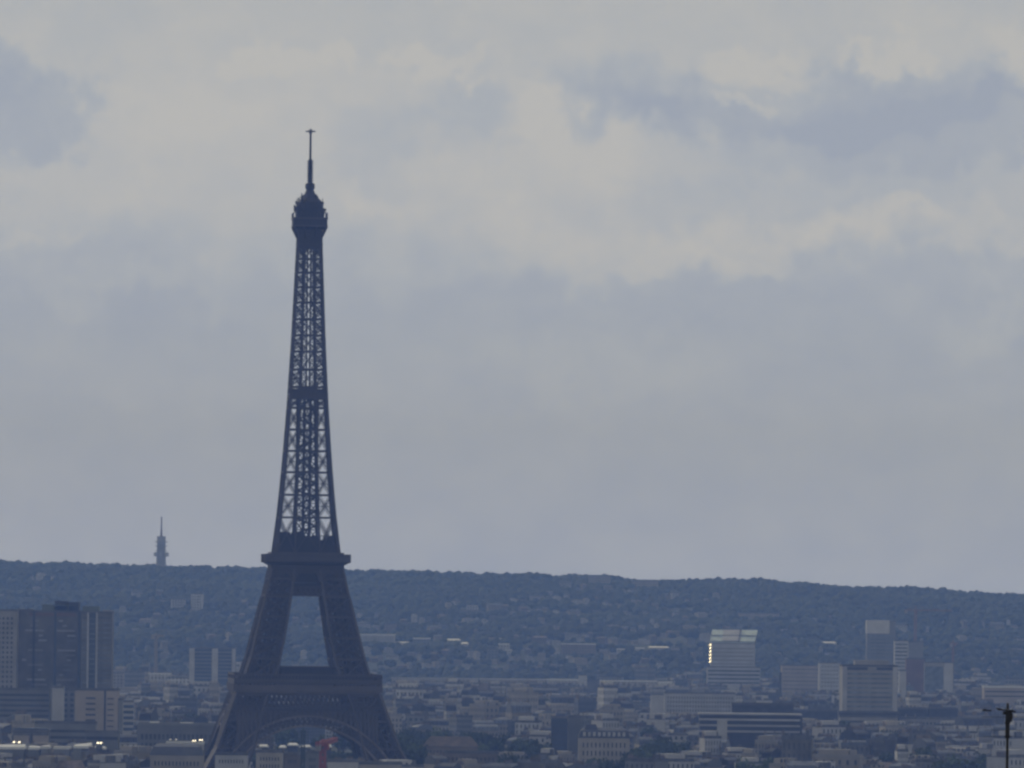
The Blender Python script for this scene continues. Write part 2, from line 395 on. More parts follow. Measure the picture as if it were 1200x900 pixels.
# truss and arch pieces under the second floor
m = MB()
for s in range(4):
    for z, t in ((98.2, .9), (102.4, .8), (110.8, .9)):
        W = ho(z); m.bar(face_pt(s, -W, z), face_pt(s, W, z), t, t)
    n = 8
    for i in range(n):
        W = 9.5; u0 = -W + 2 * W * i / n; u1 = -W + 2 * W * (i + 1) / n
        m.bar(face_pt(s, u0, 98.2), face_pt(s, u1, 102.4), .6); m.bar(face_pt(s, u1, 98.2), face_pt(s, u0, 102.4), .6)
    Rm = Matrix.Rotation(s * PI / 2, 4, 'Z'); m.box(-8, 8, -18.6, -18.2, 98.6, 102, Rm)
    for i in range(10):       # three little arches
        for c, r in ((-10.5, 4.3), (0, 5.8), (10.5, 4.3)):
            a0 = PI * i / 10; a1 = PI * (i + 1) / 10
            m.bar(face_pt(s, c + r * math.cos(a0), 104.5 + r * math.sin(a0)), face_pt(s, c + r * math.cos(a1), 104.5 + r * math.sin(a1)), .7)
            m.bar(face_pt(s, c + r * math.cos(a0), 104.5 + r * math.sin(a0)), face_pt(s, c + r * math.cos(a0), 110.8), .5)
m.build('second_truss', iron, tower)
G2 = 20.1
m = MB()
m.frust((-17.0, 17.0, -17.0, 17.0), (-17.4, 17.4, -17.4, 17.4), 108.4, 112.6); m.frust((-17.6, 17.6, -17.6, 17.6), (-19.8, 19.8, -19.8, 19.8), 112.6, 113.8)
m.box(-G2, G2, -G2, G2, 113.8, 114.8)
m.box(-13, 13, -13, 13, 104.2, 108.6); m.box(-9, 9, -9, 9, 98.6, 104.1)
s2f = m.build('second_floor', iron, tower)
m = MB()
for a in range(4):
    Rm = Matrix.Rotation(a * PI / 2, 4, 'Z'); m.box(-G2, G2, -G2, -G2 + .4, 114.8, 116.8, Rm)
    for i in range(27): u = -G2 + .3 + (2 * G2 - .6) * i / 26; m.box(u - .15, u + .15, -G2 - .25, -G2, 113.8, 117.1, Rm)
    m.box(-17.2, 17.2, -17.2, -16.8, 117, 118.6, Rm)
    for q in (-1, 1): m.box(q * (G2 - 1.5) - 1.6, q * (G2 - 1.5) + 1.6, -G2 - .3, -G2 + 2.8, 114, 117.8, Rm)
m.build('gallery_railing', iron_l, s2f)
m = MB(); m.box(-16.8, 16.8, -16.8, 16.8, 114.8, 118.2); m.box(-14.0, 14.0, -14.0, 14.0, 118.2, 121.5); m.box(-13.2, -2, -13.2, 13.2, 121.5, 127.2); m.box(-3, 5, -12.6, 12.6, 121.5, 126.0); m.box(5, 13, -13, 12, 121.5, 124.6)
rr = random.Random(3)
for k in range(26):
    x = rr.uniform(-13, 12); y = rr.uniform(-13, 12); m.box(x, x + rr.uniform(.5, 2), y, y + rr.uniform(.5, 2), 124, (127.4 if x < -2 else 125.8) + rr.uniform(0, 1.2))
m.build('upper_pavilion', iron_d, s2f)
# the tapering shaft
YS = [640, 609, 582.5, 556, 531, 506, 480.5, 469.5, 456, 435.6, 414.5, 395.5, 376.5, 357, 339, 322, 306, 291, 277, 270]
ZS = [115.7 + (657 - y) / 2.459 for y in YS]; ZS[0] = 118
ch = MB(); bz = MB()
for k in range(len(ZS) - 1):
    z0, z1 = ZS[k], ZS[k + 1]; zt = (z0 - 118) / 155; tc_ = 1.55 - .55 * zt
    for s in range(4):
        o0, o1 = ho(z0), ho(z1); i0, i1 = o0 - hw(z0), o1 - hw(z1)
        ch.bar(face_pt(s, o0, z0), face_pt(s, o1, z1), tc_, tc_)
        ch.bar(face_pt(s, -o1, z1), face_pt(s, o1, z1), .75, .75)
        for sg in (-1, 1):
            ch.bar(face_pt(s, sg * i0, z0), face_pt(s, sg * i1, z1), .7, .7)
            A = face_pt(s, sg * o0, z0); B = face_pt(s, sg * i0, z0); Cc = face_pt(s, sg * o1, z1); D = face_pt(s, sg * i1, z1)
            if k < 8:        # large panels: each diagonal is a pair of slim flats
                d = Vector((0, 0, .62))
                for q in (d, -d): bz.bar(A + q, D + q, .24); bz.bar(B + q, Cc + q, .24)
                bz.bar(lerp(A, Cc, .5), lerp(B, D, .5), .2)
            else:
                Mo = lerp(A, Cc, .5); Mi = lerp(B, D, .5)
                for (p_, q_, r2_, s2_) in ((A, B, Mo, Mi), (Mo, Mi, Cc, D)): bz.bar(p_, s2_, .34); bz.bar(q_, r2_, .34)
                bz.bar(Mo, Mi, .42)
        for sg in (-1, 1):      # inner faces of the four corner trusses
            for u in (i0,):
                p0 = face_pt(s, sg * i0, z0); p1 = face_pt(s, sg * i1, z1)
                nrm = (Vector((0, 1, 0)), Vector((-1, 0, 0)), Vector((0, -1, 0)), Vector((1, 0, 0)))[s]
                q0 = p0 + nrm * hw(z0); q1 = p1 + nrm * hw(z1)
                bz.bar(p0, q1, .36); bz.bar(q0, p1, .36); bz.bar(p1, q1, .5); bz.bar(q0, q1, .55)
        if i1 > 1.6: bz.bar(face_pt(s, -i0, z0), face_pt(s, i1, z1), .3); bz.bar(face_pt(s, i0, z0), face_pt(s, -i1, z1), .3)
    bz.bar(face_pt(0, -ho(z1), z1), face_pt(2, -ho(z1), z1), .5); bz.bar(face_pt(0, ho(z1), z1), face_pt(2, ho(z1), z1), .5)
sh = ch.build('shaft', iron, tower); bz.build('shaft_bracing', iron, sh)
m = MB()
def core(cx, cy, hwid, z0, z1, step, t):
    z = z0
    while z < z1 - .1:
        zn = min(z + step, z1)
        P = [Vector((cx + a * hwid, cy + b * hwid, 0)) for a, b in ((-1, -1), (1, -1), (1, 1), (-1, 1))]
        for i in range(4):
            j = (i + 1) % 4; a0 = P[i] + Vector((0, 0, z)); a1 = P[j] + Vector((0, 0, z)); b0 = P[i] + Vector((0, 0, zn)); b1 = P[j] + Vector((0, 0, zn))
            m.bar(a0, b0, t); m.bar(a0, b1, t * .6); m.bar(b0, b1, t * .6)
        z = zn
core(-3.3, 0, 1.6, 121, 195, 4.2, .7); core(3.3, 0, 1.6, 121, 195, 4.2, .7); core(0, -3.2, 1.3, 121, 195, 5.2, .5); core(0, 3.4, 1.3, 121, 195, 5.2, .5)
core(-1.9, .3, 1.15, 195, 273, 3.4, .6); core(1.9, -.3, 1.15, 195, 273, 3.4, .6)
z = 121
while z < 190:            # spiral stairs and cable drums
    m.bar((-4.4, 2, z), (4.4, 2, z + 3.4), .5, .9); m.bar((4.4, -1, z + 3.4), (-4.4, -1, z + 6.8), .5, .9); z += 6.8
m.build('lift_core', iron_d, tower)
m = MB(); o = ho(194) + .5
m.box(-o, o, -o, o, 192.0, 193.0); m.box(-o * .9, o * .9, -o * .9, o * .9, 193.0, 196.4)
for a in range(4):
    Rm = Matrix.Rotation(a * PI / 2, 4, 'Z'); m.box(-o, o, -o - .1, -o + .1, 193, 194.3, Rm)
    m.box(-3, 3.4, -o * .9 - .2, -o * .9, 196.4, 197.4, Rm)
m.build('relay_platform', iron, tower)
# summit
m = MB()
m.box(-5.15, 5.15, -5.15, 5.15, 263.2, 272.5)
for a in range(4):
    Rm = Matrix.Rotation(a * PI / 2, 4, 'Z')
    for i in range(8): u = -5.2 + 10.4 * i / 7; m.box(u - .22, u + .22, -5.5, -5.1, 262, 273, Rm)
    for u in (-5, -2, 2, 5): m.bar(Rm @ Vector((u, -5.3, 267.5)), Rm @ Vector((u * 1.5, -8.0, 273.4)), .45)
    m.box(-5.8, 5.8, -6.2, -5.2, 265.2, 265.7, Rm)
m.build('summit_shaft', iron, tower)
m = MB(); m.frust((-6.8, 6.8, -6.8, 6.8), (-8.05, 8.05, -8.05, 8.05), 272.6, 273.6); m.box(-8.05, 8.05, -8.05, 8.05, 273.6, 277.6)
cab = m.build('summit_gallery', iron_d, tower)
m = MB()
for a in range(4):
    Rm = Matrix.Rotation(a * PI / 2, 4, 'Z')
    m.box(-8.15, 8.15, -8.3, -8.05, 277.2, 278.0, Rm); m.box(-8.15, 8.15, -8.3, -8.05, 273.6, 274.2, Rm)
    for i in range(11): u = -8 + 16 * i / 10; m.box(u - .08, u + .08, -8.2, -8.05, 278, 280.2, Rm)
    for i in range(6): u = -7.6 + 15.2 * i / 5; m.bar(Rm @ Vector((u, -8.1, 280.1)), Rm @ Vector((u * .85, -6.6, 281.2)), .12)
m.build('window_band', iron_l, cab)
m = MB(); m.box(-6.6, 6.6, -6.6, 6.6, 277.6, 281.4); m.cyl(0, 0, 281.2, 282.2, 7.2, 7.3, 20); m.cyl(0, 0, 282.2, 285.4, 6.6, 6.4, 20); m.cyl(0, 0, 285.4, 287.2, 6.2, 4.6, 20); m.cyl(0, 0, 287.2, 289.2, 4.4, 3.1, 16)
m.cyl(0, 0, 289.2, 291.6, 2.7, 1.7, 14)
dome = m.build('summit_dome', iron_d, tower)
rr = random.Random(11)
for k in range(54):         # radio gear and aerials round the dome
    m = MB(); a = rr.uniform(0, 2 * PI); lv = rr.choice((0, 0, 0, 1, 1, 2)); r_ = (7.3, 6.2, 3.9)[lv]; z = (281.6, 284.6, 287.6)[lv]
    x, y = r_ * math.cos(a), r_ * math.sin(a); h = rr.uniform(.9, 3.2); t = rr.uniform(.25, .8)
    if k % 3 == 0: m.cyl(x, y, z, z + h * .5, t * 1.4, t * 1.4, 10)
    else: m.box(x - t / 2, x + t / 2, y - t / 2, y + t / 2, z - .5, z + h)
    m.build('aerial', iron_d, dome)
m = MB(); m.cyl(0, 0, 291.2, 292.0, 1.5, 2.2, 14); m.cyl(0, 0, 292, 294.2, 2.25, 2.25, 14); m.cyl(0, 0, 294.2, 295, 2.2, 1.1, 14)
m.cyl(0, 0, 295, 305.4, 1.12, 1.0, 10)
for k in range(9): z = 295.6 + k * 1.15; m.box(-1.45, 1.45, -1.45, 1.45, z, z + .38)
m.cyl(0, 0, 305.2, 306.2, 1.2, .6, 10); m.cyl(0, 0, 306.2, 319.2, .55, .5, 8)
for k in range(4): a = k * PI / 4; m.bar((-2.4 * math.cos(a), -2.4 * math.sin(a), 319.3), (2.4 * math.cos(a), 2.4 * math.sin(a), 319.3), .5, .5)
m.cyl(0, 0, 319, 320.6, .35, .2, 8); m.cyl(0, 0, 318.4, 318.8, .9, .9, 8); m.box(-.9, .9, -.9, .9, 319.8, 320.1)
m.build('antenna_mast', iron_d, tower)

# ------------------------------------------------------------------ hero buildings
VIS = []   # (x0,x1,ytop,ybottom,Y): picture areas that nearer generic houses must leave clear
LAND = []  # landmarks for the labels
def wbox_mesh(wd, hg, m):
    key = ('w', round(wd, 2), round(hg, 2), m.name)
    if key not in WM: b = MB(); b.box(-wd / 2, wd / 2, -.22, .3, -hg / 2, hg / 2); WM[key] = b.mesh('window', m)
    return WM[key]
WM = {}
def block(name, label, cat, x0, x1, yt, Y, depth=18, wm=concrete, yb=900, kind=None, fh=3.1, cols=8, gm_=None, hf=.5, wf=.5, m0=1.2, top=1.5, roof=None, rot=0, plant=None, hill=False, group=None, colmargin=1.5, parapet=.8, roof_m=None):
    pxc = (x0 + x1) / 2
    a, b = ray(pxc, yt); H = CZ + b * Y; W = (x1 - x0) / F * Y
    x = a * Y; g = min(gz(x, Y), gz(x, Y + depth)) - .5 if Y > 8000 else 0
    W = W / (math.cos(rot) + 0 * abs(math.sin(rot)))
    H -= g
    t = thing(name, label, cat, (x, Y + depth / 2, g), rot, group)
    mb = MB(); mb.box(-W / 2, W / 2, -depth / 2, depth / 2, 0, H - .4); mb.build('wall', wm, t)
    rm = roof_m or gravel
    mb = MB()
    if roof == 'hip':
        rh = min(5, H * .3); mb.frust((-W / 2 - .4, W / 2 + .4, -depth / 2 - .4, depth / 2 + .4), (-W / 2 + rh * .7, W / 2 - rh * .7, -.5, .5), H - .4, H + rh - .4)
    elif roof == 'mansard':
        mb.frust((-W / 2 - .3, W / 2 + .3, -depth / 2 - .3, depth / 2 + .3), (-W / 2 + 1.2, W / 2 - 1.2, -depth / 2 + 1.6, depth / 2 - 1.6), H - .4, H + 3.4)
        mb.frust((-W / 2 + 1.2, W / 2 - 1.2, -depth / 2 + 1.6, depth / 2 - 1.6), (-W / 2 + 3, W / 2 - 3, -1, 1), H + 3.4, H + 4.8)
    else:
        mb.box(-W / 2 - .25, W / 2 + .25, -depth / 2 - .25, depth / 2 + .25, H - .4, H + .1)
        for q in (-1, 1):
            mb.box(-W / 2 - .25, W / 2 + .25, q * depth / 2 - .25, q * depth / 2 + .25, H + .1, H + parapet)
            mb.box(q * W / 2 - .25, q * W / 2 + .25, -depth / 2 + .3, depth / 2 - .3, H + .1, H + parapet)
    mb.build('roof', rm, t)
    zb = CZ + ray(pxc, yb)[1] * Y - g
    z = H - top - fh / 2; fl_ = 0
    gmm = gm_ or glass
    if kind:
        ncell = 0
        while z > max(2, zb) and fl_ < 26:
            if kind == 'band':
                mb = MB(); mb.box(-W / 2 + m0, W / 2 - m0, -depth / 2 - .25, -depth / 2 + .3, -fh * hf / 2, fh * hf / 2)
                key = ('b', round(W, 2), round(depth, 2), round(fh * hf, 2), gmm.name, m0)
                if key not in WM: WM[key] = mb.mesh('window_band', gmm)
                child('window_band', WM[key], t, (0, 0, z))
            else:
                cw = (W - 2 * colmargin) / cols
                for c in range(cols):
                    if ncell >= 98: break
                    child('window', wbox_mesh(cw * wf, fh * hf, gmm), t, (-W / 2 + colmargin + cw * (c + .5), -depth / 2, z)); ncell += 1
            z -= fh; fl_ += 1
    if plant:
        for (u0, u1, h, pm) in plant:
            mb = MB(); mb.box(-W / 2 + W * u0, -W / 2 + W * u1, -depth * .3, depth * .3, H + .1, H + h)
            mb.box(-W / 2 + W * u0 - .3, -W / 2 + W * u1 + .3, -depth * .3 - .3, depth * .3 + .3, H + h, H + h + .4); mb.build('roof_plant', pm, t)
    VIS.append((x0, x1, yt, yb, Y)); t['_px'] = pxc
    return t, W, H, depth
def fin(t, W, H, depth, px, x0, x1, wd, m, name='pier', z0=0, ztop=None, Y=5000, proud=.5):
    u = -W / 2 + W * (px - x0) / (x1 - x0); mb = MB(); mb.box(u - wd / 2, u + wd / 2, -depth / 2 - proud, -depth / 2 + .2, z0, H if ztop is None else ztop); return mb.build(name, m, t)

# dark high-rise group on the left
block('tower_block', 'pale high-rise with a grid of small square windows at the left frame edge', 'tower block', -16, 19.5, 715.5, 5000, 22, concrete, 806, 'grid', 2.9, 6, hf=.5, wf=.5, top=3.2, gm_=slate)
t, W, H, d = block('tower_block', 'wide dark high-rise slab with pale balcony strips and reddish top storeys', 'tower block', 20.5, 95, 717, 5030, 22, dark_panel, 806, plant=[(.0, .22, 1.2, gravel), (.38, .9, 4.0, green_panel), (.58, .78, 6.2, slate), (.8, .96, 5.6, slate)])
mb = MB(); mb.box(-W / 2 + 7, W / 2 - 3, -d / 2 - .4, -d / 2 + .2, H - 2.6, H - .5); mb.build('attic_panel', brown_panel, t)
rr = random.Random(5)
for fl_ in range(15):
    z = H - 5.4 - fl_ * 2.95
    for (u0, u1) in ((3, 20), (23.2, 35)):
        for k in range(3):
            if rr.random() < .8:
                a = u0 + rr.uniform(0, (u1 - u0) * .6); b_ = min(u1, a + rr.choice((2.5, 5, 9, 11)))
                mb = MB(); mb.box(-W / 2 + a, -W / 2 + b_, -d / 2 - .5, -d / 2 + .1, z - .5, z + .55); o = mb.build('balcony', rr.choice((concrete, pale_panel, render_g, concrete)), t)
                break
for px in (65, 40, 93): fin(t, W, H, d, px, 20.5, 95, 1.4, glass_b if px != 40 else slate)
t, W, H, d = block('tower_block', 'dark high-rise with two white vertical piers and blue glass between them', 'tower block', 95.5, 131.5, 718, 5010, 24, dark_panel, 808, 'band', 3.0, m0=.8, hf=.3, gm_=glass_l, plant=[(.02, .55, 3.4, green_panel), (.68, .96, 1.2, concrete)])
mb = MB(); u0 = -W / 2 + W * (104.5 - 95.5) / 36; u1 = -W / 2 + W * (112.5 - 95.5) / 36
mb.box(u0, u1, -d / 2 - .6, -d / 2, 0, H); mb.build('glazed_bay', glass_b, t)
for px in (103.4, 113.6): fin(t, W, H, d, px, 95.5, 131.5, 1.0, render_w, proud=.9)
for k in range(14): mb = MB(); z = H - 4 - k * 3; mb.box(u0 + .3, u1 - .3, -d / 2 - .75, -d / 2 - .6, z, z + .6); mb.build('bay_spandrel', glass_l, t)
LAND += [(66, 760, 'the dark left high-rises')]
block('office_building', 'long grey office with five dark window strips below the pale high-rise', 'office block', -20, 58, 808, 4830, 20, render_g, 839, 'band', 3.0, m0=.5, top=1.6, hf=.42, gm_=slate)
block('office_building', 'narrow blank pale slab standing between the long grey office and the beige block', 'building', 61, 74, 805.5, 4820, 14, pale_panel, 845)
block('office_building', 'dark grey block wedged between the blank pale slab and the beige block', 'building', 74.5, 88, 808, 4850, 14, f_grey, 845)
t, W, H, d = block('apartment_block', 'broad beige block with one stack of slit windows and a dark vertical groove', 'apartment block', 88, 138.5, 808.5, 4700, 18, beige, 857)
for k in range(6): mb = MB(); z = H - 5.2 - k * 3.1; mb.box(-W / 2 + W * .25, -W / 2 + W * .48, -d / 2 - .25, -d / 2 + .1, z, z + 1.1); mb.build('window', glass, t)
for k in range(6): mb = MB(); z = H - 5.2 - k * 3.1; mb.box(W / 2 - W * .25, W / 2 - W * .1, -d / 2 - .25, -d / 2 + .1, z, z + .7); mb.build('window', glass, t)
fin(t, W, H, d, 123.2, 88, 138.5, 1.1, slate, 'groove', proud=.25)
block('office_building', 'slim block striped with white and deep blue bands beside the beige block', 'office block', 144, 156, 822, 4650, 12, render_w, 857, 'band', 3.15, m0=.1, top=1.2, hf=.52, gm_=glass_b, rot=R(3))
block('office_building', 'pale blue grey stair block between the beige block and the striped block', 'building', 139, 144, 820, 4700, 12, render_g, 857)
t, W, H, d = block('office_building', 'long dark office with tall narrow windows left of the tower foot', 'office block', 161, 252, 849, 4350, 18, render_g, 880, 'grid', 4.6, 17, hf=.6, wf=.55, top=4.2, plant=[(.16, .26, .5, white_glint_roof), (.55, .7, .5, white_glint_roof)], roof_m=render_g)
block('low_building', 'low building with teal roof and two blank beige end walls near the left edge', 'building', 15, 57, 857, 4300, 16, slate, 874, plant=[(.02, .95, 1.2, glass_b)])
for (x0, x1) in ((16, 34), (38.5, 56)): block('low_building', 'blank beige wall block, %s of the pair under the teal roof' % ('left' if x0 < 20 else 'right'), 'building', x0, x1, 861, 4280, 8, beige, 874)
block('office_building', 'long low grey block with dark strip windows under the beige block', 'office block', 40, 112, 847, 4400, 16, render_g, 872, 'band', 3.4, m0=1, top=2.6, hf=.4, gm_=slate)
block('low_building', 'low dark banded block right of the two blank beige walls', 'building', 100, 139, 858, 4330, 14, render_g, 872, 'band', 3.2, m0=.5, hf=.5, gm_=slate)
for i, (x0, x1, y, de) in enumerate([(-6, 28, 875, 'longest white flat roof glaring at the left frame edge'), (33, 46, 875.5, 'short white roof just right of the longest glaring roof'), (48, 57, 874.5, 'smallest pale roof in the left row of glaring roofs'), (63, 81, 875, 'pale roof on a low shed under the long grey block'), (86, 106, 874, 'white pitched shed roof under the beige block'), (110, 122, 876, 'bright glinting shed roof right of the white pitched shed')]):
    t, W, H, d = block('shed', de, 'shed', x0, x1, y + 2.2, 4080, 20, render_g, 880, roof_m=white_glint_roof)
    mb = MB(); mb.hexa([(-W / 2, -8, H + .2), (W / 2, -8, H + .2), (W / 2, 6, H + .2), (-W / 2, 6, H + .2), (-W / 2, -7.8, H + .3), (W / 2, -7.8, H + .3), (W / 2, 5, H + (1.9, 1.1, 1.5, .7, 2.3, 1.2)[i]), (-W / 2, 5, H + (1.6, 1.4, 1.0, .9, 1.2, 1.6)[i])]); mb.build('skylight', pale_panel if i in (2, 3) else white_glint_roof, t)
    if i in (0, 5):
        mb = MB(); nv = (to_sun + Vector((0, -1, 0))).normalized(); q = nv.to_track_quat('Z', 'Y').to_matrix().to_4x4()
        for ux in ((.62, .8) if i == 0 else (.3, .6)): mb.box(-.7, .7, -.45, .45, -.1, .1, Matrix.Translation((-W / 2 + W * ux, 0, H + 2.9)) @ q)
        mb.build('glint_plate', mirror, t)  # added mirror plates, turned to throw a sun glint at the camera
block('apartment_building', 'cream stone building with a row of arched dark windows at the bottom edge', 'apartment block', 176, 238, 884, 3800, 16, stone, 900, 'grid', 3.6, 13, hf=.55, wf=.4, top=2.4, roof='mansard', roof_m=zinc)
for i, (x0, x1, y) in enumerate([(195, 222, 869.5), (224, 230, 871), (232, 238, 870)]):
    t, W, H, d = block('glasshouse', ['long white glass roof left of the tower foot', 'small glinting white roof beside the long glass roof', 'small white roof touching the tower foot'][i], 'glasshouse', x0, x1, y + 1.5, 4150, 12, render_w, 873, roof_m=white_glint_roof)
    mb = MB(); nv = (to_sun + Vector((0, -1, 0))).normalized(); q = nv.to_track_quat('Z', 'Y').to_matrix().to_4x4()
    for ux in ((.15, .4) if i == 0 else (.3, .7)): mb.box(-.55, .55, -.35, .35, -.08, .08, Matrix.Translation((-W / 2 + W * ux, 0, H + 1.7)) @ q)
    mb.build('glint_plate', mirror if i else white_glint_roof, t)  # added plates angled between sun and camera to supply the roof glints
# towards the hills on the left
t, W, H, d = block('tower_block', 'pale twin slab with three light piers and blue glass between them', 'tower block', 222, 276, 760, 7000, 20, glass_b, 795, 'band', 3.1, m0=3, hf=.3, gm_=render_g)
for px, wd in ((225, 4.4), (252, 5), (274, 3)): fin(t, W, H, d, px, 222, 276, wd, pale_panel, proud=.6)
LAND += [(249, 775, 'the pale twin slab')]
block('apartment_building', 'low cream building below the faint crane at the left', 'building', 174, 200, 790, 7300, 16, f_white, 800, roof_m=white_glint_roof)
block('apartment_building', 'long low pale building joining the cream one and the twin slab', 'building', 196, 262, 794.5, 7280, 16, f_white, 803)
block('apartment_building', 'pale square building just right of the dark high-rises', 'building', 130, 145, 788.5, 7400, 16, f_cream, 808)
# hill foot line
block('exhibition_hall', 'very long pale low hall at the hill foot right of the tower', 'hall', 459, 560, 795.5, 8150, 26, f_white, 800, roof_m=pale_panel)
block('exhibition_hall', 'long flat pale hall continuing the hill foot line in mid picture', 'hall', 562, 640, 796.5, 8150, 26, f_cream, 801, roof_m=pale_panel)
block('exhibition_hall', 'long flat bluish hall at the hill foot left of the small dark tower', 'hall', 641, 689, 797, 8160, 26, f_white, 802, roof_m=white_glint_roof)
block('office_building', 'small dark tower rising from the long flat halls', 'office block', 688, 702, 797.5, 7600, 14, dark_panel, 814)
block('office_building', 'small pale cube standing on the hill foot line by the small dark tower', 'building', 678, 688, 791, 8000, 14, pale_panel, 800)
block('exhibition_hall', 'long pale hall with bright roof left of the glass-roofed office', 'hall', 702, 770, 798.5, 8050, 24, f_white, 804, roof_m=white_glint_roof)
block('exhibition_hall', 'short bright white hall at the hill foot beside the glass-roofed office', 'hall', 772, 788, 800, 7950, 24, render_w, 806, roof_m=white_glint_roof)
# glass-roofed office
Y = 7800
t, W, H, d = block('office_building', 'pale office with a large sloping glass roof and a sunlit left edge', 'office block', 833.5, 885, 754, Y, 26, pale_panel, 779, 'band', 3.6, m0=1, hf=.3, gm_=render_g, top=3)
mb = MB(); h2 = 12.0; dy = 18
def qd(mb, P, th=.4): mb.hexa([Vector(p) - Vector((0, 0, th)) for p in P] + [Vector(p) for p in P])
qd(mb, [(-W / 2 - 1.5, -d / 2 - .8, H + .9), (W / 2 - .5, -d / 2 - .8, H + .9), (W / 2 + 2.6, -d / 2 + dy, H + .6 + h2), (-W / 2 + 1.2, -d / 2 + dy, H + .6 + h2)])
gr = mb.build('glass_roof', greeng, t)
mb = MB()
for k in range(2): f_ = .06 + .47 * k; z = H + 1.0 + h2 * f_; y = -d / 2 - 1 + dy * f_; mb.bar((-W / 2 - 1.2 + 2.5 * f_, y, z), (W / 2 + 3 * f_, y, z), .7)
mb.bar((W * .12, -d / 2 - 1, H + 1.2), (W * .18, -d / 2 - 1 + dy, H + 1.4 + h2), .9)
mb.build('roof_frame', slate, gr)
mb = MB()
for k, (a, b_) in enumerate(((.24, .66),)): qd(mb, [(-W / 2 + W * a, -d / 2 + 1, H + 2.6), (-W / 2 + W * b_, -d / 2 + 1, H + 2.6), (-W / 2 + W * b_ + 2, -d / 2 + dy * .93, H + 1.2 + h2 * .95), (-W / 2 + W * a + 2, -d / 2 + dy * .93, H + 1.2 + h2 * .95)])
mb.build('roof_screen', pale_panel, gr)
mb = MB(); mb.box(-W / 2 + 1, W / 2 - 1, 6, d / 2 - .5, H, H + h2 - 1); mb.build('roof_back_wall', render_g, t)
nv = (to_sun + Vector((0, -1, 0))).normalized(); q = nv.to_track_quat('Z', 'Y').to_matrix().to_4x4()
for k in range(6):
    mb = MB(); mb.box(-.8, .8, -1.25, 1.25, -.1, .1, Matrix.Translation((-W / 2 - .8, -d / 2 - .6, H - 1.6 - k * 3.1)) @ q); mb.build('glint_slat', mirror, t)  # added mirror slats, tilted so the office edge flashes with sun
block('office_building', 'wide pale podium block with window strips directly below the glass-roofed office', 'office block', 829, 891, 782, 7600, 22, pale_panel, 804, 'band', 3.6, m0=.6, hf=.45, top=1.5)
LAND += [(860, 770, 'the glass-roofed office')]
block('office_building', 'broad pale office with faint strips right of the glass-roofed office', 'office block', 916, 962, 780, 7400, 22, beige, 812, 'band', 3.5, m0=1, hf=.25, gm_=glass_l)
block('office_building', 'pale block with notched top beside the square office slab', 'office block', 960, 985, 777, 7300, 20, pale_panel, 812, 'grid', 3.4, 6, hf=.4, wf=.5, gm_=glass_l)
# needle chimney
p = at(914.5, 788, 6800); t = thing('chimney_stack', 'thin dark chimney standing against the broad pale office', 'chimney', (p.x, p.y, 0))
mb = MB(); mb.cyl(0, 0, 0, p.z - 1, 1.5, 1.0, 12); mb.build('stack', slate, t); mb = MB(); mb.cyl(0, 0, p.z - 1, p.z, 1.25, 1.25, 12); mb.build('stack_cap', slate, t)
p = at(987.5, 786, 5600)
# square office slab
t, W, H, d = block('office_building', 'large square grey office slab with fine horizontal floors and dark top storey', 'office block', 986.5, 1051, 780.5, 5400, 26, concrete, 834, 'band', 3.0, m0=3.2, hf=.38, gm_=glass_l, top=3.6, plant=[(.24, .86, 3.2, concrete)], rot=R(2))
for (a, b_) in ((.07, .46), (.62, .93)): mb = MB(); mb.box(-W / 2 + W * a, -W / 2 + W * b_, -d / 2 - .3, -d / 2 + .1, H - 2.6, H - .8); mb.build('top_storey_window', slate, t)
for q_ in (-1, 1): mb = MB(); mb.box(q_ * (W / 2 - 1.5) - 1.5, q_ * (W / 2 - 1.5) + 1.5, -d / 2 - .35, -d / 2 + .1, 0, H - .5); mb.build('pier', pale_panel, t)
LAND += [(1018, 805, 'the square office slab')]
block('office_building', 'flat dark podium under the square office slab', 'office block', 983, 1054, 835, 5380, 16, slate, 840)
block('office_building', 'pale low wing in front of the square office slab', 'office block', 984, 1052, 840, 5300, 16, concrete, 850, 'band', 3.2, m0=.5, hf=.4)
t, W, H, d = block('tower_block', 'round-shouldered pale high-rise with light top rising behind the square office slab', 'tower block', 1016, 1050, 728, 7800, 22, render_g, 778, 'band', 3.3, m0=2, hf=.42, gm_=glass_l, top=12)
mb = MB(); mb.box(-W / 2 - .3, W / 2 - 6, -d / 2 - .4, d / 2 + .3, H - 11.5, H + .9); mb.build('crown_band', render_w, t)
t, W, H, d = block('tower_block', 'white banded high-rise right of the pale high-rise, under the orange crane', 'tower block', 1048.5, 1064, 751, 7500, 16, render_w, 800, 'band', 3.3, m0=.3, hf=.45, gm_=glass_l)
block('tower_block', 'dull concrete high-rise under the orange crane', 'tower block', 1064.5, 1082, 752.5, 7520, 16, render_g, 800)
block('apartment_block', 'mauve grey block in front of the dull concrete high-rise', 'apartment block', 1062, 1084, 772, 7200, 16, brown_panel, 800)
t, W, H, d = block('apartment_block', 'grey blue block with pale top rail and broad white end pier', 'apartment block', 1084, 1118, 777, 7100, 18, glass_l, 812)
fin(t, W, H, d, 1111.5, 1084, 1118, 8, pale_panel); mb = MB(); mb.box(-W / 2, W / 2 - 8, -d / 2 - .6, -d / 2 + .1, H - 3, H); mb.build('top_rail', concrete, t)
block('apartment_block', 'slim pale block between the square office slab and the mauve block', 'apartment block', 1054, 1062, 786, 7000, 14, render_w, 812)
block('warehouse', 'long dark flat-roofed warehouse right of the square office slab', 'warehouse', 1052, 1086, 830.5, 5600, 20, slate, 841)
block('warehouse', 'shorter dark warehouse end to end with the longer dark one', 'warehouse', 1088, 1122, 830, 5600, 20, slate, 841)
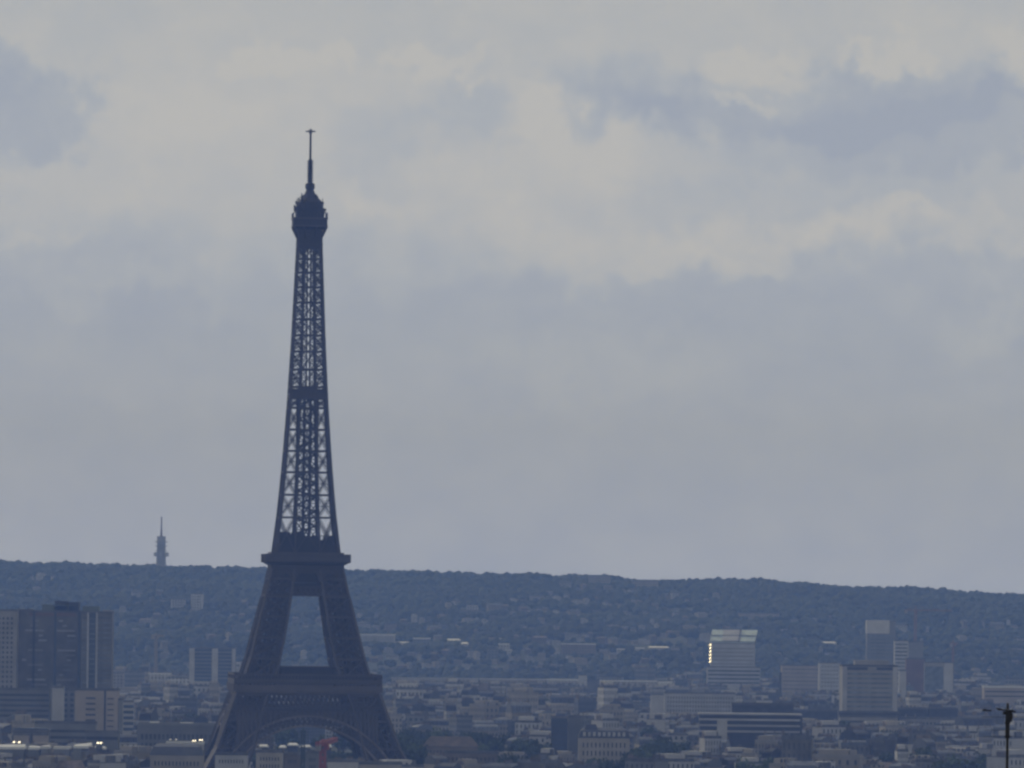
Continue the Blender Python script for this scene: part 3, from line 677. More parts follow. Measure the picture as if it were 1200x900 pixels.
block('warehouse', 'long pale low range below the two dark warehouses', 'warehouse', 1056, 1122, 842, 5400, 18, concrete, 849, 'grid', 3.4, 14, hf=.4, wf=.5)
block('warehouse', 'low white-roofed building at the right frame edge above the aerial', 'warehouse', 1153, 1210, 805.5, 6300, 22, beige, 820, 'band', 3.5, m0=1, hf=.3, roof_m=white_glint_roof)
block('warehouse', 'dark flat range left of the square office slab', 'warehouse', 930, 985, 833, 5600, 20, slate, 846)
# long apartment slab and banded office
block('apartment_block', 'long pale apartment slab with a dense grid of dark windows', 'apartment block', 779, 862, 812.5, 6100, 18, render_w, 838, 'grid', 3.1, 24, hf=.55, wf=.4, top=1.8)
block('apartment_block', 'blank pale end block joined left of the long apartment slab', 'apartment block', 763, 778, 814, 6000, 18, pale_panel, 840)
LAND += [(815, 825, 'the long apartment slab')]
t, W, H, d = block('office_building', 'wide modern office with thick white floor bands and dark recessed glazing', 'office block', 820, 940, 838, 4700, 22, slate, 862)
for k in range(7):
    mb = MB(); z = H - 3.2 - k * 3.3; mb.box(-W / 2 - .4, -W / 2 + W * (.17 if k > 2 else .98), -d / 2 - .9, -d / 2 + .4, z, z + 1.1); mb.build('floor_band', pale_panel, t)
mb = MB(); mb.box(-W / 2 + W * .17, -W / 2 + W * .27, -d / 2 - 1.2, -d / 2, 0, H - 3.1); mb.build('stair_tower', render_w, t)
mb = MB(); mb.box(-W / 2 - .6, W / 2, -d / 2 - 1.2, d / 2, H, H + .9); mb.build('roof_slab', pale_panel, t)
LAND += [(880, 850, 'the wide banded office')]
block('office_building', 'low dark rooftop block directly behind the wide banded office', 'office block', 858, 930, 825.5, 4900, 18, slate, 837)
block('office_building', 'dark blue slab tower at lower centre', 'office block', 646, 665.5, 841, 4600, 16, glass_b, 884, 'band', 3.0, m0=.2, hf=.2, gm_=glass)
block('office_building', 'blank pale grey slab joined right of the dark blue slab tower', 'building', 666, 683, 840, 4620, 18, render_g, 866)
LAND += [(665, 850, 'the dark blue slab tower')]
t, W, H, d = block('mansion_block', 'large stone mansion block with tall slate mansard and dormers at lower centre', 'apartment block', 678, 738, 864, 4300, 20, stone, 896, 'grid', 4.2, 11, hf=.6, wf=.35, top=2, roof='mansard', roof_m=slate)
for k in range(9):
    mb = MB(); u = -W / 2 + 3 + (W - 6) * k / 8; mb.box(u - .7, u + .7, -d / 2 + .1, -d / 2 + 1.6, H + .5, H + 2.6); mb.build('dormer', render_w, t)
mb = MB(); mb.frust((-W / 2 + 2, -W / 2 + 11, -8, 6), (-W / 2 + 4, -W / 2 + 9, -5, 3), H + .2, H + 6.5); mb.build('pavilion_roof', slate, t)
block('mansion_block', 'long pinkish building with a row of small windows right of the tower foot', 'apartment block', 496, 560, 874, 4250, 14, tan_w, 884, 'grid', 3.6, 15, hf=.5, wf=.4, top=1.5, roof='hip', roof_m=tile)
block('mansion_block', 'tan wing lower right of the long pinkish building', 'apartment block', 520, 584, 882, 4150, 14, tan_w, 896, 'grid', 3.6, 12, hf=.5, wf=.4, top=1.5)
block('apartment_block', 'pale block with white piers below the long apartment slab', 'apartment block', 783, 806, 861, 4700, 14, f_white, 880)
LAND += [(358, 800, 'the iron tower'), (300, 720, 'the iron tower'), (415, 720, 'the iron tower')]
# under the arch
for i, (x0, x1, y, de) in enumerate([(303, 314, 873.5, 'white strip roof glimpsed under the left of the arch'), (327, 335, 874.5, 'narrow white roof glimpsed under the arch left of the bright dome'), (337, 349, 871.8, 'brightest white tent roof under the arch'), (351, 364, 874, 'low white roof crossed by the green mast'), (383, 388, 873.5, 'small pale roof just right of the red crane')]):
    t, W, H, d = block('marquee', de, 'marquee', x0, x1, y + 1.5, 4400, 10, slate, 877, roof_m=white_glint_roof, parapet=.2)
    mb = MB(); mb.frust((-W / 2, W / 2, -5.6, 4), (-W * .38, W * .38, 0, 1), H + .2, H + 1.1); mb.build('canopy', white_glint_roof, t)
for i, (x0, x1, y, m_, de) in enumerate([(252, 290, 884, render_w, 'pale house with string courses in front of the tower left foot'), (300, 332, 881, stone, 'cream house seen under the left half of the arch'), (333, 352, 884, tan_w, 'tan house left of the green mast under the arch'), (358, 374, 882, render_g, 'grey house between the green mast and the red crane'), (384, 420, 892, render_w, 'low pale house right of the red crane'), (421, 470, 895, stone, 'low cream house in front of the tower right foot')]):
    block('town_house', de, 'house', x0, x1, y, 3750, 14, m_, 900, 'grid', 3.2, max(4, int((x1 - x0) / 4.2)), hf=.5, wf=.4, top=1.6, roof=None)

# ------------------------------------------------------------------ hillside heroes
HILLBOX = []
def hillblock(name, label, cat, x0, x1, yt, yb, wm, roof=None, roof_m=None, kind=None, **k):
    Yh = hill_y((x0 + x1) / 2, yb)
    if not Yh: Yh = RY - 150
    HILLBOX.append((x0, x1, yt, yb, Yh))
    return block(name, label, cat, x0, x1, yt, Yh, 18, wm, yb, kind, roof=roof, roof_m=roof_m, **k)
hillblock('hillside_building', 'long white colonnaded building with pale roof line right of the iron tower', 'building', 421, 463, 744, 757, pale_panel, kind='grid', cols=14, fh=8, hf=.8, wf=.35, gm_=glass_l, roof_m=white_glint_roof)
hillblock('hillside_building', 'pale roof with cream gable touching the long white colonnaded building', 'building', 463, 480, 753, 758, f_cream, 'hip', white_glint_roof)
hillblock('hillside_building', 'dark-roofed hillside building with one gleaming roof strip', 'building', 484, 504, 748.5, 758, f_grey, None, white_glint_roof)
hillblock('hillside_building', 'bright white house with peaked roof on the hillside in mid picture', 'house', 523, 540, 750, 756, f_white, 'hip', white_glint_roof)
hillblock('hillside_building', 'small cream annex below the bright white peaked house', 'house', 540, 549, 754, 760, f_cream, 'hip', white_glint_roof)
hillblock('hillside_building', 'tall pale house at the top of the three-step white terrace', 'house', 581, 589, 748.5, 754, f_white, None, white_glint_roof)
hillblock('hillside_building', 'middle step of the white terrace of houses on the hillside', 'house', 584, 597, 755, 762, f_white, None, white_glint_roof)
hillblock('hillside_building', 'lowest right step of the white terrace of houses', 'house', 592, 600, 762, 768, f_white, None, white_glint_roof)
hillblock('hillside_building', 'wide grey block just left of the white terrace', 'building', 571, 584, 761, 772, f_grey, kind='grid', cols=5, fh=3.4, hf=.45, wf=.5, gm_=glass_l)
hillblock('hillside_building', 'wide pinkish block with pale roof line left of the three bright roofs', 'building', 658, 698, 755, 768, f_tan, None, white_glint_roof)
hillblock('hillside_building', 'leftmost of three bright roofs left of the glass-roofed office', 'building', 723, 733, 761, 767, f_white, None, white_glint_roof)
hillblock('hillside_building', 'middle one of three bright roofs left of the glass-roofed office', 'building', 745, 755, 760, 765, f_white, None, white_glint_roof)
hillblock('hillside_building', 'longest of three bright roofs left of the glass-roofed office', 'building', 760, 784, 758.5, 764, f_cream, 'hip', white_glint_roof)
hillblock('hillside_building', 'long flat building high on the hill above the glass-roofed office', 'building', 865, 913, 718.5, 724, f_cream)
hillblock('hillside_building', 'small white block right of the glass roof on the hillside', 'house', 912, 923, 737, 741, f_white)
hillblock('hillside_building', 'gleaming white pair of roofs left of the pale high-rise', 'building', 962, 980, 753, 758, f_white, 'hip', white_glint_roof)
hillblock('hillside_building', 'stepped pale block high on the hill in mid picture', 'building', 547, 561, 709, 716, f_white)
hillblock('hillside_building', 'broad low pale block under the stepped hill block', 'building', 540, 566, 716, 722, f_grey)
hillblock('hillside_building', 'pale mauve block with chimneys above the long white colonnaded building', 'building', 450, 465, 731, 743, f_tan)
hillblock('hillside_building', 'long pale clinic on the ridge right of mid picture', 'building', 690, 716, 674.5, 679, f_cream)
hillblock('hillside_building', 'second pale building on the ridge beside the clinic', 'building', 741, 772, 680, 685, f_cream)
hillblock('hillside_building', 'tallest of the pale flats high on the left hillside', 'building', 224, 238, 696, 716, f_white, kind='grid', cols=5, fh=3.4, hf=.45, wf=.5, gm_=glass_l)
hillblock('hillside_building', 'stepped flats left of the tallest pale flats on the hillside', 'building', 200, 217, 702, 714, f_white, kind='grid', cols=5, fh=3.4, hf=.45, wf=.5, gm_=glass_l)
hillblock('hillside_building', 'low wide flats at the left end of the hillside estate', 'building', 170, 196, 703, 710, f_cream, kind='grid', cols=5, fh=3.4, hf=.45, wf=.5, gm_=glass_l)
hillblock('hillside_building', 'row of cream terraces on the left hillside above the pale twin slab', 'building', 178, 216, 738, 744, f_cream)
hillblock('hillside_building', 'cream house at the left end of the hillside above the faint crane', 'house', 163, 176, 726, 732, f_cream, 'hip', tile)
LAND += [(560, 750, 'the white hillside terrace'), (690, 760, 'the pinkish hillside block'), (890, 722, 'the long hilltop building'), (715, 677, 'the ridge clinic'), (230, 706, 'the pale hillside flats'), (442, 750, 'the colonnaded building')]

# ------------------------------------------------------------------ hill transmitter
pT = at(188.7, 661, 10980); sc_ = 10980 / F
t = thing('transmitter_tower', 'distant concrete radio tower with dish platforms on the left hill crest', 'tower', (pT.x, pT.y, pT.z - 14))
mb = MB(); mb.cyl(0, 0, 0, 20, 7.4, 6.2, 16); mb.cyl(0, 0, 20, 46, 6.2, 5.3, 16); mb.cyl(0, 0, 42, 50.5, 6.0, 5.6, 16); mb.build('shaft', concrete, t)
for z, r_ in ((25, 9.0), (31, 7.4), (37, 8.2), (42.5, 8.6)):
    mb = MB(); mb.cyl(0, 0, z, z + 1.1, r_, r_, 16); o = mb.build('platform', concrete, t)
    if z == 25:
        for k in range(7): a = k * 2 * PI / 7 + .2; m2 = MB(); m2.cyl(8.4 * math.cos(a), 8.4 * math.sin(a), z - 1, z + 4.4, 1.7, 1.7, 10); m2.build('dish', pale_panel, o)
mb = MB(); mb.cyl(0, 0, 50, 60, 1.5, 1.2, 8); mb.cyl(0, 0, 60, 76, 1.0, .8, 8); mb.build('mast', brown_panel, t)
LAND += [(189, 640, 'the hilltop radio tower')]

# ------------------------------------------------------------------ cranes and masts
def lattice(mb, p, q, wd, n, t):
    p = Vector(p); q = Vector(q); d = (q - p); L_ = d.length; d.normalize(); up = Vector((0, 0, 1)) if abs(d.z) < .9 else Vector((0, 1, 0))
    a = d.cross(up).normalized() * wd / 2; b = d.cross(a).normalized() * wd / 2; cs = [a + b, a - b, -a - b, -a + b]
    for c in cs: mb.bar(p + c, q + c, t)
    for k in range(n):
        s0 = p + d * L_ * k / n; s1 = p + d * L_ * (k + 1) / n
        for i in range(4): j = (i + 1) % 4; mb.bar(s0 + cs[i], s1 + cs[j], t * .7); mb.bar(s1 + cs[i], s1 + cs[j], t * .7)
def crane(label, px, py_top, py_jib, Y, m, jl, jr, rot, wd, t, lift=0):
    p = at(px, py_top, Y); pj = at(px, py_jib, Y); c = thing('tower_crane', label, 'crane', (p.x, Y, 0), rot)
    mb = MB(); lattice(mb, (0, 0, 0), (0, 0, pj.z - 1), wd, max(8, int(pj.z / 3)), t); mb.build('mast', m, c)
    mb = MB(); lattice(mb, (0, 0, pj.z), (jl, 0, pj.z + lift), wd * .75, max(6, int(abs(jl) / 3)), t * .8); mb.build('jib', m, c)
    mb = MB(); lattice(mb, (0, 0, pj.z), (jr, 0, pj.z), wd * .75, 4, t * .8); mb.build('counter_jib', m, c)
    s = 1 if jr > 0 else -1
    mb = MB(); mb.box(min(jr, jr - s * 2.5), max(jr, jr - s * 2.5), -1, 1, pj.z - 3, pj.z - .3); mb.build('counterweight', concrete, c)
    mb = MB(); mb.box(-1.2, 1.2, -2.6, -.9, pj.z - 2.6, pj.z - .2); mb.build('cab', m, c)
    mb = MB(); mb.bar((-.9, 0, pj.z), (0, 0, p.z), t); mb.bar((.9, 0, pj.z), (0, 0, p.z), t); mb.bar((0, 0, p.z), (jl * .7, 0, pj.z + .6 + lift * .7), t * .5); mb.bar((0, 0, p.z), (jr * .9, 0, pj.z + .6), t * .5); mb.build('apex', m, c)
    return c
crane('red tower crane with stubby foreshortened jib under the right of the arch', 378.5, 866.5, 871.5, 3600, red_p, 21, -9, R(76), 2.0, .55, 1.6)
mb = MB()
crane('faint yellowish crane above the low cream building on the left', 183, 742, 745, 7500, yel_p, 8, -5, R(40), 2.0, .45)
crane('orange crane with level jib above the white banded high-rise', 1073, 710, 715, 7600, org_p, 34, -10, R(12), 1.8, .4)
crane('faint brownish crane right of the white end pier, among the far right flats', 1117, 750, 754, 7600, org_p, 8, -5, R(60), 1.5, .35)
LAND += [(378, 880, 'the red crane')]
p = at(355.3, 852, 3650); t = thing('lattice_mast', 'slim dark green lattice mast standing before the arch centre', 'mast', (p.x, 3650, 0))
mb = MB(); lattice(mb, (0, 0, 0), (0, 0, p.z - 1.5), 1.5, 16, .42); mb.build('mast', grn_p, t)
mb = MB(); mb.bar((0, 0, p.z - 1.5), (0, 0, p.z), .35); mb.bar((-1.3, 0, p.z - 2), (1.3, 0, p.z - 2), .35); mb.build('mast_head', grn_p, t)

# rooftop aerial close to the viewer, lower right
AY = 150.0
p = at(1181, 824, AY); g = gz(p.x, AY)
t = thing('television_aerial', 'near black television aerial on a thick pole at the lower right edge', 'aerial', (p.x, AY, g), 0)
zt = p.z - g; u = AY / F
mb = MB(); mb.cyl(0, 0, 0, zt - 40 * u, 1.6 * u, 1.6 * u, 12); mb.cyl(0, 0, zt - 41 * u, zt - 9 * u, 2.7 * u, 2.5 * u, 12); mb.cyl(0, 0, zt - 9 * u, zt, 1.5 * u, 1.2 * u, 10)
for k in (40, 24): mb.box(-3.1 * u, 3.1 * u, -3.1 * u, 3.1 * u, zt - k * u, zt - (k - 2) * u)
mb.build('pole', black_m, t)
mb = MB(); mb.box(-5.5 * u, 4.8 * u, -.07, .07, zt - 13.5 * u, zt - 9.5 * u); mb.box(-2 * u, 5.6 * u, -.09, .09, zt - 19 * u, zt - 12 * u); mb.cyl(2.6 * u, 0, zt - 22 * u, zt - 17 * u, 2.8 * u, 2.2 * u, 10); mb.build('junction_box', black_m, t)
mb = MB(); mb.bar((0, -.5, zt - 8 * u), (0, .5, zt - 7.4 * u), .022); bo = mb.build('boom', black_m, t)
rods = [(-.45, -30, -22, 7.0, 9.0), (-.3, -31, -20, 8.5, 8.5), (-.1, -14, 9, 6.0, 10.5), (.1, -12, 10, 7.4, 9.8), (.3, -10, 8, 8.2, 8.8)]
for (y, a, b_, za, zb_) in rods: m2 = MB(); m2.bar((a * u, y, zt - za * u), (b_ * u, y, zt - zb_ * u), .020); m2.build('element', black_m, bo)
for k, (z_, a, b_) in enumerate(((16.5, -30, 24), (32, -27, 24), (39.5, -28, 25))):
    m2 = MB(); m2.bar((a * u, 0, zt - z_ * u), (b_ * u, .1, zt - (z_ - .3) * u), .007); m2.build('cross_rod', black_m, t)
LAND += [(1181, 860, 'the near aerial')]

# ------------------------------------------------------------------ generic city
def house_proto(kind, wallm, roofm, windows):
    """returns list of (name, mesh, loc) for a house 24 x 13 x 20 (body height 17)"""
    parts = []; W, D, H = 24, 13, 20
    rr = random.Random(kind * 31 + 5)
    b = MB(); bodyH = 16.4 if kind in (0, 1, 4) else 19.2
    b.box(-W / 2, W / 2, -D / 2, D / 2, -3, bodyH)
    if kind == 3: b.box(-W / 2 + 3, W / 2 - 6, -D / 2 + 2, D / 2 - 1, bodyH + .4, bodyH + 3)
    if kind in (0, 1): b.box(-W / 2 - .4, W / 2 + .4, -D / 2 - .5, D / 2 + .5, bodyH - 3.3, bodyH - 2.9); b.box(-W / 2 - .4, W / 2 + .4, -D / 2 - .5, D / 2 + .5, bodyH - .3, bodyH + .003)
    parts.append(('wall', b.mesh('wall', wallm), (0, 0, 0)))
    b = MB()
    if kind in (0, 1):
        b.frust((-W / 2, W / 2, -D / 2, D / 2), (-W / 2, W / 2, -D / 2 + 1.7, D / 2 - 1.7), bodyH + .01, bodyH + 3); b.frust((-W / 2, W / 2, -D / 2 + 1.7, D / 2 - 1.7), (-W / 2, W / 2, -.6, .6), bodyH + 3, bodyH + 4.3)
        for k in range(6): u = -W / 2 + 2 + 4 * k; b.box(u - .7, u + .7, -D / 2 + .2, -D / 2 + 1.8, bodyH + .5, bodyH + 2.3)
    elif kind == 4: b.frust((-W / 2 - .5, W / 2 + .5, -D / 2 - .5, D / 2 + .5), (-W / 2 + 3.5, W / 2 - 3.5, -.4, .4), bodyH + .01, bodyH + 4)
    else:
        b.box(-W / 2 - .2, W / 2 + .2, -D / 2 - .2, D / 2 + .2, bodyH + .01, bodyH + .4)
        for q in (-1, 1): b.box(-W / 2, W / 2, q * D / 2 - .15, q * D / 2 + .15, bodyH + .4, bodyH + 1.2)
        b.box(W / 2 - 5.5, W / 2 - 2.5, -2, 2, bodyH + .4, bodyH + 2.8)
        for k in range(3): u = rr.uniform(-9, 6); b.box(u, u + rr.uniform(.6, 2), -3, -1, bodyH + .4, bodyH + rr.uniform(1.2, 2))
    parts.append(('roof', b.mesh('roof', roofm), (0, 0, 0)))
    for k, u in enumerate((-W / 2 + .7, W / 2 - .7, 1.5)[:3 if kind in (0, 1) else 1]):
        b = MB(); y = rr.uniform(-2, 2); zt_ = (bodyH + 5.2) if kind in (0, 1, 4) else bodyH + 2.2
        b.box(-.45, .45, -2.4, 2.4, bodyH - 1, zt_)
        for q in range(5): b.cyl(0, -1.9 + .95 * q, zt_, zt_ + .8, .2, .16, 6)
        parts.append(('chimney', b.mesh('chimney', chim), (u, y, 0)))
    if windows:
        wmsh = MB(); wmsh.box(-.62, .62, -.15, .2, -.95, .95); me = wmsh.mesh('window', glass)
        for fl_ in range(3):
            for k in range(6): parts.append(('window', me, (-W / 2 + 2 + 4 * k, -D / 2, bodyH - 1.9 - 3.1 * fl_)))
    return parts
KINDS = [  # key, description, wall material for near (plain) and far (patterned), roof
    (0, 'cream', 'zinc mansard roof', stone, f_cream, zinc), (1, 'white', 'slate mansard roof', render_w, f_white, slate), (2, 'grey', 'flat gravel roof', render_g, f_grey, gravel),
    (3, 'white', 'flat stepped roof', render_w, f_white, gravel), (4, 'tan', 'red tiled roof', tan_w, f_tan, tile), (2, 'dark', 'flat grey roof', dark_panel, f_dark, zinc), (0, 'tan', 'grey mansard roof', tan_w, f_tan, zinc), (3, 'cream', 'flat pale roof', stone, f_cream, concrete)]
PROTO = {}
def proto(i, near):
    if (i, near) not in PROTO: k = KINDS[i]; PROTO[(i, near)] = house_proto(k[0], k[3] if near else k[4], k[5], near)
    return PROTO[(i, near)]
rr = random.Random(21)
cand = []
Y = 3620.0
while Y < 8150:
    half = Y * .0655; x = -half - 20
    rowh = rr.uniform(-1.5, 1.5)
    while x < half + 20:
        Wd = rr.choice((6, 8, 10, 12, 14, 17, 21)) * rr.uniform(.85, 1.15) * (1 if Y < 6500 else 1.15)
        Hh = 18 + rowh + rr.gauss(0, 5); 
        if rr.random() < .04: Hh += rr.uniform(3, 7)
        if rr.random() < .12: Hh -= rr.uniform(4, 9)
        Hh = max(8, Hh)
        yy = Y + rr.uniform(-35, 35)
        cand.append((x + Wd / 2, yy, Wd, Hh, rr.choices(range(8), (7, 8, 4, 5, 1, 2, 1, 4))[0], rr.gauss(0, .55)))
        x += Wd + rr.choice((0, 0, 0, 2, 4, 11))
    Y += Y * .0145 * rr.uniform(.75, 1.25)
# park and tree areas keep free of houses: (x0,x1,y0,y1) in the picture at roof height, with distance range
PARK = [(300, 430, 4060, 5400), (425, 520, 4100, 5300), (520, 606, 4420, 5150), (740, 815, 4100, 4680), (606, 642, 4300, 4500), (1095, 1165, 3600, 4400), (700, 760, 3900, 4250), (585, 640, 3900, 4300)]
def clip_h(px0, px1, x, yy, H):
    """lower the house so that it hides no hero front behind it"""
    for (a, b_, yt, yb, YY) in VIS:
        if yy < YY and px1 > a and px0 < b_:
            if proj(x, yy, H)[1] < yb - 1: H = min(H, CZ + ray(x / yy * F + 600, yb)[1] * yy)
    return H
gen = []
for (x, yy, Wd, Hh, k, rz) in cand:
    if abs(yy - TD) < 85 and abs(x - base.x) < 78: continue
    pc, pt = proj(x, yy, Hh); p0 = pc - Wd / 2 / yy * F; p1 = pc + Wd / 2 / yy * F
    if any(a < pc < b_ and y0 < yy < y1 for (a, b_, y0, y1) in PARK): continue
    if yy < TD and 240 < pc < 480: Hh = min(Hh, CZ + ray(pc, 893 if pc > 290 else 889)[1] * yy)
    if yy < TD: Hh = min(Hh, CZ + ray(pc, 886)[1] * yy + rr.uniform(-4, 1))
    Hn = clip_h(p0, p1, x, yy, Hh)
    if Hn < 7: continue
    # no overlap with hero footprints
    if any(abs(yy - YY - 8) < 24 and p1 > a - 2 and p0 < b_ + 2 for (a, b_, yt, yb, YY) in VIS): continue
    gen.append([x, yy, Wd, Hn, k, rz])
# skyline pass: how much of each shows
sky_ = np.full(1240, 900.0)
events = [(g_[1], 0, g_) for g_ in gen] + [(v[4], 1, v) for v in VIS]
events.sort(key=lambda e_: e_[0])
for (_, kd, o) in events:
    if kd: a, b_ = max(0, int(o[0]) + 20), min(1240, int(o[1]) + 20); 
    else: pc, pt = proj(o[0], o[1], o[3]); hw_ = o[2] / 2 / o[1] * F; a, b_ = max(0, int(pc - hw_) + 20), min(1240, int(pc + hw_) + 21)
    if b_ <= a:
        if not kd: o.append(0)
        continue
    yt = o[2] if kd else pt
    seg = sky_[a:b_]
    vis = float(np.maximum(0, seg - yt).sum())
    if not kd: o.append(vis)
    sky_[a:b_] = np.minimum(seg, yt)
gen = [g_ for g_ in gen if g_[6] > 5]
gen.sort(key=lambda g_: -g_[6])
indiv = gen[:298]; rest = gen[298:]
AUTO = []
n_near = 0
for i, (x, yy, Wd, Hh, k, rz, vis) in enumerate(indiv):
    near = yy < 5200 and vis > 60 and n_near < 110; n_near += near
    nm = 'apartment_house'
    t = thing(nm, '', 'house', (x, yy, 0), rz, 'city houses of the river plain'); s = (Wd / 24, 1.15, Hh / 20)
    t.scale = (s[0], s[1], max(.5, s[2]))
    for (pn, me, loc) in proto(k, near): child(pn, me, t, loc)
    pc, pt = proj(x, yy, Hh); size = 'narrow' if Wd < 11 else ('wide' if Wd > 20 else 'square')
    if Hh > 27: size = 'tall'
    AUTO.append((t, pc, pt, '%s %s house, %s' % (size, KINDS[k][1], KINDS[k][2]), 'front' if yy < 4500 else ('middle' if yy < 6000 else 'far')))
# the rest of the far roofscape as one mass
mats_ = [f_cream, f_white, f_grey, f_tan, f_dark, zinc, slate, gravel, tile, concrete, chim]
V_ = []; Fc = []; MI = []
for (x, yy, Wd, Hh, k, rz, vis) in rest:
    c_, s_ = math.cos(rz), math.sin(rz)
    for (pn, me, loc) in proto(k, False):
        b0 = len(V_)
        for v in me.vertices:
            lx, ly, lz = (v.co.x + loc[0]) * Wd / 24, (v.co.y + loc[1]) * 1.15, v.co.z * max(.5, Hh / 20)
            V_.append((x + lx * c_ - ly * s_, yy + lx * s_ + ly * c_, lz))
        mi = mats_.index(me.materials[0])
        for p_ in me.polygons: Fc.append([b0 + q_ for q_ in p_.vertices]); MI.append(mi)
if V_:
    me = bpy.data.meshes.new('distant_roofscape'); me.from_pydata(V_, [], Fc)
    for m_ in mats_: me.materials.append(m_)
    me.polygons.foreach_set('material_index', MI)
    o = bpy.data.objects.new('distant_roofscape', me); C.objects.link(o); o['kind'] = 'stuff'; o['label'] = 'jumble of small far roofs filling in between the city houses'; o['category'] = 'roofscape'

# ------------------------------------------------------------------ hillside houses
rr = random.Random(77)
ZONES = [  # x0,x1,y0,y1,count
    (140, 300, 696, 790, 30), (0, 140, 680, 706, 5), (418, 520, 725, 790, 26), (515, 660, 705, 790, 52), (620, 840, 702, 792, 88), (840, 1000, 716, 790, 20), (1000, 1200, 735, 795, 34), (340, 380, 705, 780, 7), (640, 780, 678, 704, 7)]
hh = []
for (x0, x1, y0, y1, n) in ZONES:
    k = 0; tries = 0
    while k < n and tries < n * 12:
        tries += 1
        cx = rr.uniform(x0, x1); cy = y1 - (y1 - y0) * rr.random() ** .8
        wpx = rr.choice((4, 5, 6, 8, 8, 11, 15)) * rr.uniform(.9, 1.2); hpx = rr.uniform(5.5, 10)
        if any(cx + wpx / 2 > a and cx - wpx / 2 < b_ and cy > yt - 2 and cy - hpx < yb + 1 for (a, b_, yt, yb, YY) in HILLBOX): continue
        Yh = hill_y(cx, cy)
        if not Yh or Yh > 10850: continue
        HILLBOX.append((cx - wpx / 2, cx + wpx / 2, cy - hpx, cy, Yh)); hh.append((cx, cy, wpx, hpx, Yh)); k += 1
for (cx, cy, wpx, hpx, Yh) in hh:
    p = at(cx, cy, Yh); g = gz(p.x, Yh); Wd = wpx / F * Yh; Hh = hpx / F * Yh
    k = rr.choices((0, 1, 2, 3, 4, 7), (3, 5, 3, 4, 4, 3))[0]
    t = thing('hillside_house', '', 'house', (p.x, Yh + 6, g - .5), rr.uniform(-.4, .4), 'houses scattered over the wooded hillside')
    t.scale = (Wd / 24, .9, Hh / 20)
    for (pn, me, loc) in proto(k, False): child(pn, me, t, loc)
    size = 'tiny' if wpx < 6 else ('small' if wpx < 9 else 'long')
    AUTO.append((t, cx, cy, '%s %s hillside house' % (size, KINDS[k][1]), 'low' if cy > 765 else ('mid-slope' if cy > 735 else 'high')))

# ------------------------------------------------------------------ trees
def crown_pts(rad, hgt, n, seed):
    r2 = random.Random(seed); lobes = []
    for k in range(9):
        a = r2.uniform(0, 2 * PI); q = r2.uniform(0, .62)
        lobes.append((rad * q * math.cos(a), rad * q * math.sin(a), hgt * r2.uniform(.25, .8), rad * r2.uniform(.38, .6)))
    return lobes
def make_crown(rad, h0, h1, seed, m, nleaf=900):
    r2 = random.Random(seed); b = MB(); lobes = crown_pts(rad, h1 - h0, 9, seed)
    for (lx, ly, lz, lr) in lobes:
        for k in range(nleaf // 9):
            a = r2.uniform(0, 2 * PI); c_ = r2.uniform(-1, 1); s_ = math.sqrt(1 - c_ * c_); q = lr * (r2.random() ** .35)
            p = Vector((lx + q * s_ * math.cos(a), ly + q * s_ * math.sin(a), h0 + lz + q * c_ * .85))
            n_ = Vector((r2.gauss(0, 1), r2.gauss(0, 1), r2.gauss(0, 1) + .6)).normalized(); u_ = n_.orthogonal().normalized(); v_ = n_.cross(u_); sz = r2.uniform(.35, .85)
            i0 = len(b.v); b.v += [tuple(p + u_ * sz), tuple(p + v_ * sz * .7), tuple(p - u_ * sz), tuple(p - v_ * sz * .7)]; b.f.append((i0, i0 + 1, i0 + 2, i0 + 3))
    me = bpy.data.meshes.new('crown'); me.from_pydata(b.v, [], b.f); me.materials.append(m); return me
def make_trunk(h, seed):
    r2 = random.Random(seed); b = MB(); b.cyl(0, 0, -1, h * .55, .5, .3, 8)
    for k in range(6): a = r2.uniform(0, 2 * PI); b.bar((0, 0, h * r2.uniform(.3, .5)), (math.cos(a) * h * .25, math.sin(a) * h * .25, h * r2.uniform(.6, .85)), .28)
    return b.mesh('trunk', bark)
TP = [(make_crown(6.5, 3.5, 15, 1, leafm), make_trunk(15, 1)), (make_crown(5.2, 3, 15, 2, leafm), make_trunk(15, 2)), (make_crown(7.4, 4, 15, 3, leafm), make_trunk(15, 3)), (make_crown(6.2, 3.5, 15, 4, leafm_l), make_trunk(15, 4))]
rr = random.Random(9)
TREES = []
def clump(x0, x1, y0, y1, Y0, Y1, n, light=.1):
    for k in range(n):
        px = rr.uniform(x0, x1); Yt = rr.uniform(Y0, Y1); py = rr.uniform(y0, y1)
        H = CZ + ray(px, py)[1] * Yt
        H = max(7, min(24, H)); TREES.append((px, Yt, H, 3 if rr.random() < light else rr.randrange(3)))
clump(432, 515, 852, 880, 4200, 5200, 50); clump(500, 606, 856, 872, 4450, 5100, 34); clump(606, 642, 864, 876, 4300, 4480, 9)
clump(742, 812, 862, 882, 4150, 4660, 34); clump(692, 765, 880, 893, 3950, 4200, 13); clump(585, 640, 880, 892, 3950, 4200, 10)
clump(1100, 1165, 880, 892, 3900, 4300, 14); clump(868, 910, 886, 893, 3800, 4000, 8, .9); clump(905, 960, 878, 890, 3900, 4150, 7)
clump(192, 214, 871, 877, 3900, 3990, 5, .9); clump(300, 430, 848, 866, 4800, 5350, 22); clump(300, 420, 876, 884, 4250, 4500, 14)
clump(1040, 1100, 870, 885, 4000, 4500, 7); clump(960, 1000, 843, 850, 5000, 5250, 7); clump(1020, 1060, 852, 862, 4800, 5000, 6); clump(755, 790, 846, 856, 5000, 5200, 7)
clump(150, 260, 836, 846, 5000, 5300, 10); clump(600, 700, 815, 826, 6000, 6400, 9); clump(440, 470, 830, 842, 5200, 5500, 5)
